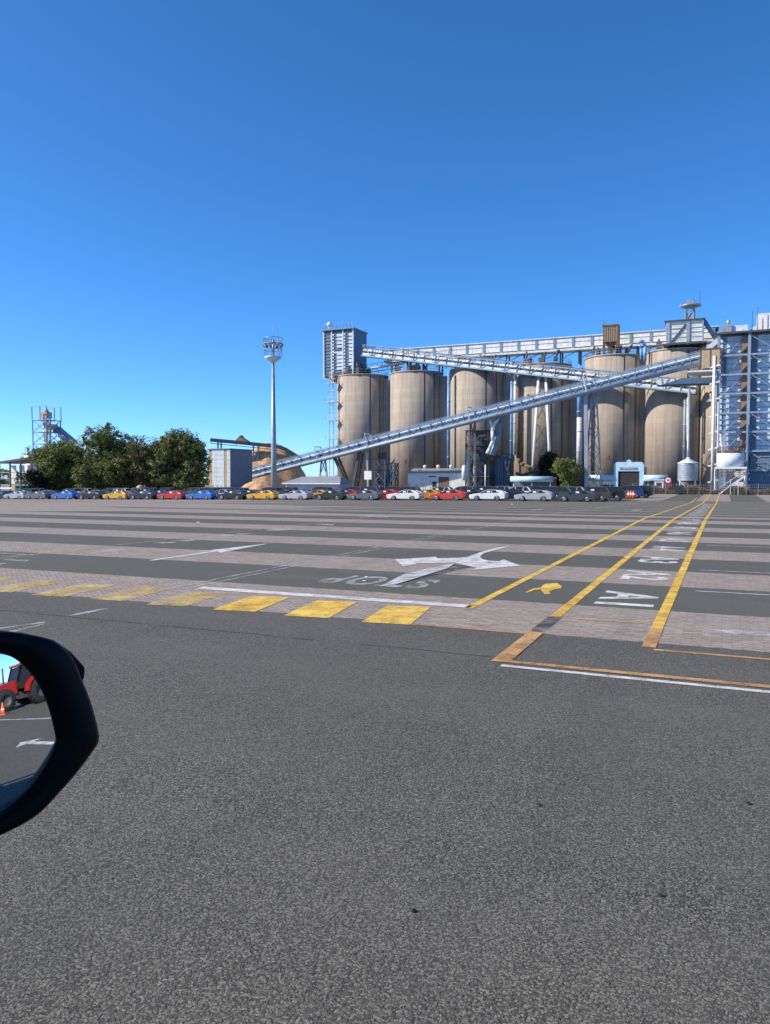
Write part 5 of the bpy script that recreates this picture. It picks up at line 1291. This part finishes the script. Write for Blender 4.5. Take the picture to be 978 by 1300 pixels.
fourth = [(45, 'black', 'between the silver and grey coupes'), (105, 'silver', 'right of the far left blue coupe'), (140, 'darkgrey', 'left over the far left yellow coupe'), (172, 'silver', 'between yellow and navy coupes'), (208, 'black', 'over the nose of the far left red coupe'), (245, 'grey', 'between red and second blue coupes'), (285, 'black', 'at the foot of the tall grey shed'), (362, 'darkgrey', 'just right of the light mast'),
          (405, 'navy', 'in front of the low store'), (446, 'deepblue', 'at the V-shaped conveyor legs'), (496, 'black', 'at the stair tower'), (586, 'grey', 'at the right end of the white shed'), (632, 'silver', 'in front of the pipe bridge'), (672, 'navy', 'under the canopy shelter'), (745, 'darkgrey', 'right of the bright green tree')]
for px, colr, lab in fourth:
    nm = {'darkgrey': 'dark grey', 'deepblue': 'deep blue'}.get(colr, colr)
    place_car('suv', colr, onu(px, UF+10.2), RZ, '%s wagon %s, fourth row' % (nm, lab), False)
place_car('suv', 'deepblue', onu(796, UF+21), RZ, 'deep blue wagon standing behind the orange bollards', False)
place_car('suv', 'black', onu(808, UF+23), RZ, 'black wagon at the far right behind the orange bollards', False)

# ================================================================== THE VEHICLE THE PHOTO IS TAKEN FROM
VA = R(50); FD = Vector((-math.sin(VA), math.cos(VA), 0)); RD = Vector((math.cos(VA), math.sin(VA), 0))
def V(f, r_, z): return FD*f+RD*r_+ZD*z
RW = .16
own = thing('touring_vehicle', 'dark high vehicle with roof rack and black side mirror beside the camera', 'car', V(-.6, -.75, 0), VA)
# --- mirror: part of a sphere, aimed so that the picture's mirror shows what lies behind on the right
RM = 1.15
dm = ray(34, 860).normalized(); Pm = CAM+dm*.84
beta = R(21); rm = (-FD*math.cos(beta)+RD*math.sin(beta)).normalized()
nm_ = (rm-dm).normalized(); Cm = Pm-nm_*RM
def hit(px, py):
    d = ray(px, py).normalized(); oc = CAM-Cm; b = oc.dot(d); c_ = oc.dot(oc)-RM*RM; q = b*b-c_
    if q < 0: return None
    return CAM+d*(-b-math.sqrt(q))
def refl(px, py):
    p = hit(px, py); d = (p-CAM).normalized(); n = (p-Cm).normalized(); return p, (d-n*2*d.dot(n))
def mground(px, py):
    p, d = refl(px, py)
    if d.z > -.002: return None
    return p+d*(-p.z/d.z)
vis_o = [(0, 801), (35, 805), (69, 813.5), (89, 830), (98, 846), (104, 862), (113, 884), (121, 910), (126, 934), (125, 943), (115, 958), (102, 976), (76, 1006), (46, 1036), (0, 1061)]
off_o = [(-50, 1080), (-100, 1080), (-135, 1050), (-150, 980), (-152, 900), (-140, 840), (-105, 806), (-50, 799)]
vis_i = [(0, 829), (23, 837), (46, 861), (62, 893), (71.6, 930), (71.6, 945), (51, 985.6), (23, 1015.6), (0, 1032)]
off_i = [(-45, 1050), (-90, 1050), (-120, 1025), (-132, 970), (-133, 905), (-122, 855), (-95, 832), (-45, 826)]
def smooth_poly(p, n=96):
    out = []; m = len(p)
    for i in range(m):
        a, b, c_, d = [Vector(p[(i+k-1) % m]) for k in range(4)]
        for j in range(4):
            t = j/4; out.append(.5*((2*b)+(c_-a)*t+(2*a-5*b+4*c_-d)*t*t+(3*b-a-3*c_+d)*t**3))
    return out
outer = smooth_poly(vis_o+off_o); inner = smooth_poly(vis_i+off_i)
ci = Vector((-30, 935))
mb = MB(); rings = 14; n = len(inner); vs = [hit(ci.x, ci.y)]
for k in range(1, rings+1):
    for q in inner: p = ci.lerp(Vector(q), k/rings); vs.append(hit(p.x, p.y))
fs = [(0, 1+i, 1+(i+1) % n) for i in range(n)]+[(1+(k-1)*n+i, 1+(k-1)*n+(i+1) % n, 1+k*n+(i+1) % n, 1+k*n+i) for k in range(1, rings) for i in range(n)]
glass = MB().add(vs, fs, True)
back = FD
# housing: rim from the glass out to the outline, then a shell closing forwards; its outline is resampled about the glass centre
def by_angle(poly, a):
    best = None
    for p, q in zip(poly, poly[1:]+poly[:1]):
        p, q = Vector(p)-ci, Vector(q)-ci; d = Vector((math.cos(a), math.sin(a))); e = q-p; den = d.x*e.y-d.y*e.x
        if abs(den) < 1e-9: continue
        s = (p.x*e.y-p.y*e.x)/den; t = (p.x*d.y-p.y*d.x)/den
        if s > 0 and -1e-6 <= t <= 1+1e-6: best = s if best is None else max(best, s)
    return best
na = 120; rim_i = []; rim_o = []
for i in range(na):
    a = 2*math.pi*i/na; d = Vector((math.cos(a), math.sin(a))); rim_i.append(ci+d*by_angle(inner, a)); rim_o.append(ci+d*by_angle(outer, a))
vs = []
def pt(q, dz=0, sc=1.0, c0=None):
    q = Vector(q); q = ci.lerp(q, sc); return hit_plane(q, dz)
n0 = (hit(ci.x, ci.y)-Cm).normalized(); p0_ = hit(ci.x, ci.y)
def hit_plane(q, depth):
    d = ray(q.x, q.y); t = (p0_+back*depth-CAM).dot(n0)/d.dot(n0); return CAM+d*t
rows_ = []
rows_.append([hit(*q)+back*.004 for q in [ci.lerp(q, .985) for q in rim_i]])
rows_.append([hit(*q)-back*.004 for q in rim_i])
rows_.append([hit_plane(a.lerp(b, .35), -.012) for a, b in zip(rim_i, rim_o)])
rows_.append([hit_plane(a.lerp(b, .93), -.010) for a, b in zip(rim_i, rim_o)])
rows_.append([hit_plane(b, -.002) for b in rim_o])
cen = sum((hit_plane(b, 0) for b in rim_o), Vector())/na
base = [hit_plane(b, 0) for b in rim_o]
for dep, sc in ((.012, .995), (.05, .95), (.09, .80), (.115, .5), (.12, .05)): rows_.append([cen.lerp(p, sc)+back*dep for p in base])
for rr in rows_: vs += rr
fs = [(j*na+i, j*na+(i+1) % na, (j+1)*na+(i+1) % na, (j+1)*na+i) for j in range(len(rows_)-1) for i in range(na)]+[tuple(range((len(rows_)-1)*na, len(rows_)*na))]
hs = MB().add(vs, fs, True).build('mirror_housing', 'blackplastic', own)
glass.build('mirror_glass', 'mirror', hs)
# painted back shell whose corner shows past the housing
mb = MB(); sh = []
tp = [(40, 807), (70, 813), (92, 828), (102, 839), (109, 847), (109.5, 853), (107.5, 866), (98, 862), (80, 840), (56, 822)]
mb.prism([hit_plane(Vector(p), .018) for p in tp], back*.035); mb.build('back_shell', 'blackplastic', hs, bevel=.003)
MB().beam(V(.70, RW, 1.55), cen+back*.05-RD*.06-ZD*.05, .09, .06).build('mirror_arm', 'blackplastic', own)
# --- body shell
SIDE = [(-2.6, .55), (2.1, .55), (2.15, 1.05), (1.5, 1.22), (1.3, 1.36), (-2.6, 1.36)]
MB().prism([V(f, RW, z) for f, z in SIDE], -RD*.08).build('body_side', 'ownpaint', own)
MB().prism([V(f, RW-1.85, z) for f, z in SIDE], RD*.08).build('body_side', 'ownpaint', own)
MB().prism([V(1.3, RW-.09, 1.355), V(2.14, RW-.09, 1.04), V(2.14, RW-1.76, 1.04), V(1.3, RW-1.76, 1.355)], -ZD*.06).build('bonnet', 'ownpaint', own)
MB().prism([V(2.1, RW-.09, .5), V(2.1, RW-1.76, .5), V(2.1, RW-1.76, .98), V(2.1, RW-.09, .98)], FD*.1).build('front_bumper', 'ownpaint', own)
MB().prism([V(-2.6, RW-.09, .5), V(-2.6, RW-1.76, .5), V(-2.6, RW-1.76, 2.2), V(-2.6, RW-.09, 2.2)], FD*.08).build('rear_door', 'ownpaint', own)
ZR = 2.5
MB().prism([V(-2.6, RW-.02, ZR), V(.58, RW-.02, ZR), V(.66, RW-.5, ZR+.03), V(.66, RW-1.35, ZR+.03), V(.58, RW-1.83, ZR), V(-2.6, RW-1.83, ZR)], ZD*.07).build('roof', 'ownpaint', own)
mb = MB()
for rr in (RW-.05, RW-1.8): 
    for f0, f1 in ((1.35, .6), (-2.5, -2.55), (-1.35, -1.35)): mb.beam(V(f0, rr, 1.3), V(f1, rr, ZR), .09, .07)
mb.build('pillar', 'ownpaint', own)
MB().prism([V(-2.5, RW-.1, .45), V(2.0, RW-.1, .45), V(2.0, RW-1.75, .45), V(-2.5, RW-1.75, .45)], ZD*.08).build('floor', 'dark', own)
rk = MB()
for rr in (RW+.0, RW-.9, RW-1.85): rk.beam(V(-2.5, rr, ZR+.30), V(.1, rr, ZR+.30), .05)
for k in range(9): rk.beam(V(-2.5+k*.325, RW, ZR+.30), V(-2.5+k*.325, RW-1.85, ZR+.30), .06, .04)
for k in range(9):
    for rr in (RW, RW-1.85): rk.beam(V(-2.5+k*.325, rr, ZR+.06), V(-2.5+k*.325, rr, ZR+.31), .05)
rk.build('roof_rack', 'darksteel', own)
for f in (1.35, -1.6):
    for rr in (RW-.14, RW-1.72):
        c = V(f, rr, .38); wo = MB().tube(c+RD*.12, c-RD*.12, .38, n=24).build('wheel', 'tyre', own); MB().tube(c+RD*.13, c-RD*.13, .22, n=20).build('rim', 'rim', wo)

# ================================================================== WHAT THE MIRROR SHOWS: TRACTOR, CONE, ARROW, LINE
def tractor(c, rz, label):
    r = thing('red_tractor', label, 'tractor', c, rz)
    def w(x, y, rad, wd, nm='wheel'):
        wb = MB(); wb.lathe((0, 0, 0), [(rad*.55, -wd*.5), (rad*.9, -wd*.5), (rad, -wd*.35), (rad, wd*.35), (rad*.9, wd*.5), (rad*.55, wd*.5)], 28, cap=False)
        for k in range(22):
            t = 2*math.pi*k/22
            for s in (-1, 1): q = Vector((rad*math.cos(t+s*.06), rad*math.sin(t+s*.06), s*wd*.22)); wb.box(q, (.1, .09, wd*.42), Vector((math.cos(t), math.sin(t), 0)), Vector((-math.sin(t), math.cos(t), 0)), ZD)
        wb.v = [Vector((x+p.x, y+p.z, rad+p.y)) for p in wb.v]; o = wb.build(nm, 'tyre', r, False)
        rb = MB(); rb.lathe((0, 0, 0), [(.1, -wd*.1), (rad*.5, -wd*.2), (rad*.58, -wd*.42), (rad*.58, wd*.42), (rad*.5, wd*.2), (.1, wd*.1)], 24); rb.v = [Vector((x+p.x, y+p.z, rad+p.y)) for p in rb.v]; rb.build('rim', 'darksteel', o, False)
    for s in (-1, 1):
        w(-1.3, s*1.05, .98, .62); w(1.45, s*1.0, .72, .48)
        f = MB(); n = 12; vs = []
        for yy in (s*.72, s*1.4):
            for rr in (1.06, 1.14):
                for i in range(n+1): t = math.pi*(.02+.9*i/n); vs.append(Vector((-1.3+rr*math.cos(t), yy, .98+rr*math.sin(t))))
        m = n+1; f.add(vs, [(i, i+1, 2*m+i+1, 2*m+i) for i in range(n)]+[(m+i, m+i+1, 3*m+i+1, 3*m+i) for i in range(n)]+[(i, i+1, m+i+1, m+i) for i in range(n)]+[(2*m+i, 2*m+i+1, 3*m+i+1, 3*m+i) for i in range(n)]); f.build('mudguard', 'redpaint', r, False)
        MB().box((2.36, s*.3, 1.55), (.06, .22, .16)).build('headlight', 'lamp', r, False)
    MB().prism([Vector((x, -.45, z)) for x, z in ((.2, 1.0), (2.3, 1.0), (2.36, 1.45), (2.2, 1.72), (.2, 1.95))], (0, .9, 0)).build('bonnet', 'redpaint', r, False, .05)
    MB().box((.4, 0, .85), (3.6, .6, .5)).build('chassis', 'darksteel', r, False)
    MB().prism([Vector((x, -.72, z)) for x, z in ((-1.7, 1.5), (.15, 1.3), (.3, 1.9), (-.05, 2.8), (-1.65, 2.8))], (0, 1.44, 0)).build('cab_glass', 'glass', r, False)
    mb = MB()
    for s in (-1, 1):
        for (x0, z0), (x1, z1) in (((-1.7, 1.5), (-1.65, 2.85)), ((.3, 1.9), (-.05, 2.85)), ((-.75, 1.4), (-.75, 2.85))): mb.beam((x0, s*.74, z0), (x1, s*.74, z1), .09)
    mb.build('cab_frame', 'blackplastic', r, False)
    MB().box((-.85, 0, 2.92), (1.95, 1.6, .16)).build('cab_roof', 'redpaint', r, False, .04)
    r.scale = (.92, .92, .92)
    MB().tube((.75, .55, 1.7), (.75, .55, 2.95), .07).build('exhaust', 'darksteel', r, False)
    return r
g1 = mground(24, 898)
if g1 is None: g1 = V(-14, 8, 0)
dirv_ = Vector((g1.x, g1.y, 0)).normalized(); side = Vector((-dirv_.y, dirv_.x, 0))
tractor(Vector((g1.x, g1.y, gz(g1.x, g1.y))), math.atan2(side.y, side.x)+R(152), 'red tractor with big black tyres reflected in the mirror, nearest the camera')
g2 = g1+dirv_*1.0+side*6.0
tractor(Vector((g2.x, g2.y, gz(g2.x, g2.y))), math.atan2(side.y, side.x)+R(152), 'second red tractor parked beyond the first, partly cut off in the mirror')
c = mground(4, 907) or V(-10, 4, 0); c.z = gz(c.x, c.y)
r = thing('traffic_cone', 'orange traffic cone with white band reflected in the mirror before the tractor', 'cone', c, 0)
MB().lathe(c, [(.16, .05), (.13, .2), (.03, .68), (.02, .7)], 18).build('body', 'orange', r); MB().box(c+ZD*.025, (.42, .42, .05)).build('base', 'orange', r); MB().lathe(c, [(.115, .28), (.082, .42)], 18, cap=False).build('band', 'paper', r)
pa, pb = mground(26, 943), mground(70, 944)
if pa and pb:
    pa.z = pb.z = 0; d = (pb-pa).normalized(); s = Vector((-d.y, d.x, 0)); ln = (pb-pa).length
    gpoly('white_arrow_marking', [[pa, pa+d*ln*.3+s*.45, pa+d*ln*.3+s*.12, pb+s*.12, pb-s*.12, pa+d*ln*.3-s*.12, pa+d*ln*.3-s*.45]], 'white_paint', 'white arrow on the asphalt behind, reflected in the mirror')
pa, pb = mground(0, 914), mground(64, 912)
if pa and pb:
    d = (pb-pa).normalized(); gpoly('white_line_marking', ribbon(pa-d*3, pb+d*3, .12), 'white_paint', 'white line on the asphalt behind, reflected in the mirror')

# ================================================================== LIGHT, SKY, CAMERA
SUN_EL = R(35); LH = Vector((1, .085, 0)).normalized()
ld = LH*math.cos(SUN_EL)-ZD*math.sin(SUN_EL)
sl = bpy.data.lights.new('sun', 'SUN'); sl.energy = 4.35; sl.angle = R(.5); sl.color = (1, .88, .70)
so = bpy.data.objects.new('sun', sl); COL.objects.link(so); so.rotation_euler = ld.to_track_quat('-Z', 'Y').to_euler()
wd = bpy.data.worlds.new('World'); S.world = wd; wd.use_nodes = True
nt = wd.node_tree; sky = nt.nodes.new('ShaderNodeTexSky'); sky.sky_type = 'NISHITA'; sky.sun_disc = False
sky.sun_elevation = SUN_EL; sky.sun_rotation = math.atan2(-LH.x, -LH.y)
sky.altitude = 0; sky.air_density = .6; sky.dust_density = .2; sky.ozone_density = 10
hs_ = nt.nodes.new('ShaderNodeHueSaturation'); hs_.inputs['Saturation'].default_value = 1.08; hs_.inputs['Hue'].default_value = .4955; nt.links.new(sky.outputs[0], hs_.inputs['Color'])
nt.links.new(hs_.outputs[0], nt.nodes['Background'].inputs[0]); nt.nodes['Background'].inputs[1].default_value = .15
cam = bpy.data.cameras.new('camera'); co = bpy.data.objects.new('camera', cam); COL.objects.link(co); S.camera = co
cam.sensor_fit = 'VERTICAL'; cam.sensor_height = 36; cam.lens = F/1300*36; cam.clip_start = .05; cam.clip_end = 12000
co.location = CAM; co.rotation_euler = (math.pi/2-PITCH, 0, 0)
S.render.resolution_x, S.render.resolution_y = 770, 1024
S.view_settings.view_transform = 'Standard'; S.view_settings.look = 'None'; S.view_settings.gamma = 1; S.view_settings.use_curve_mapping = False
S.view_settings.exposure = 0.64
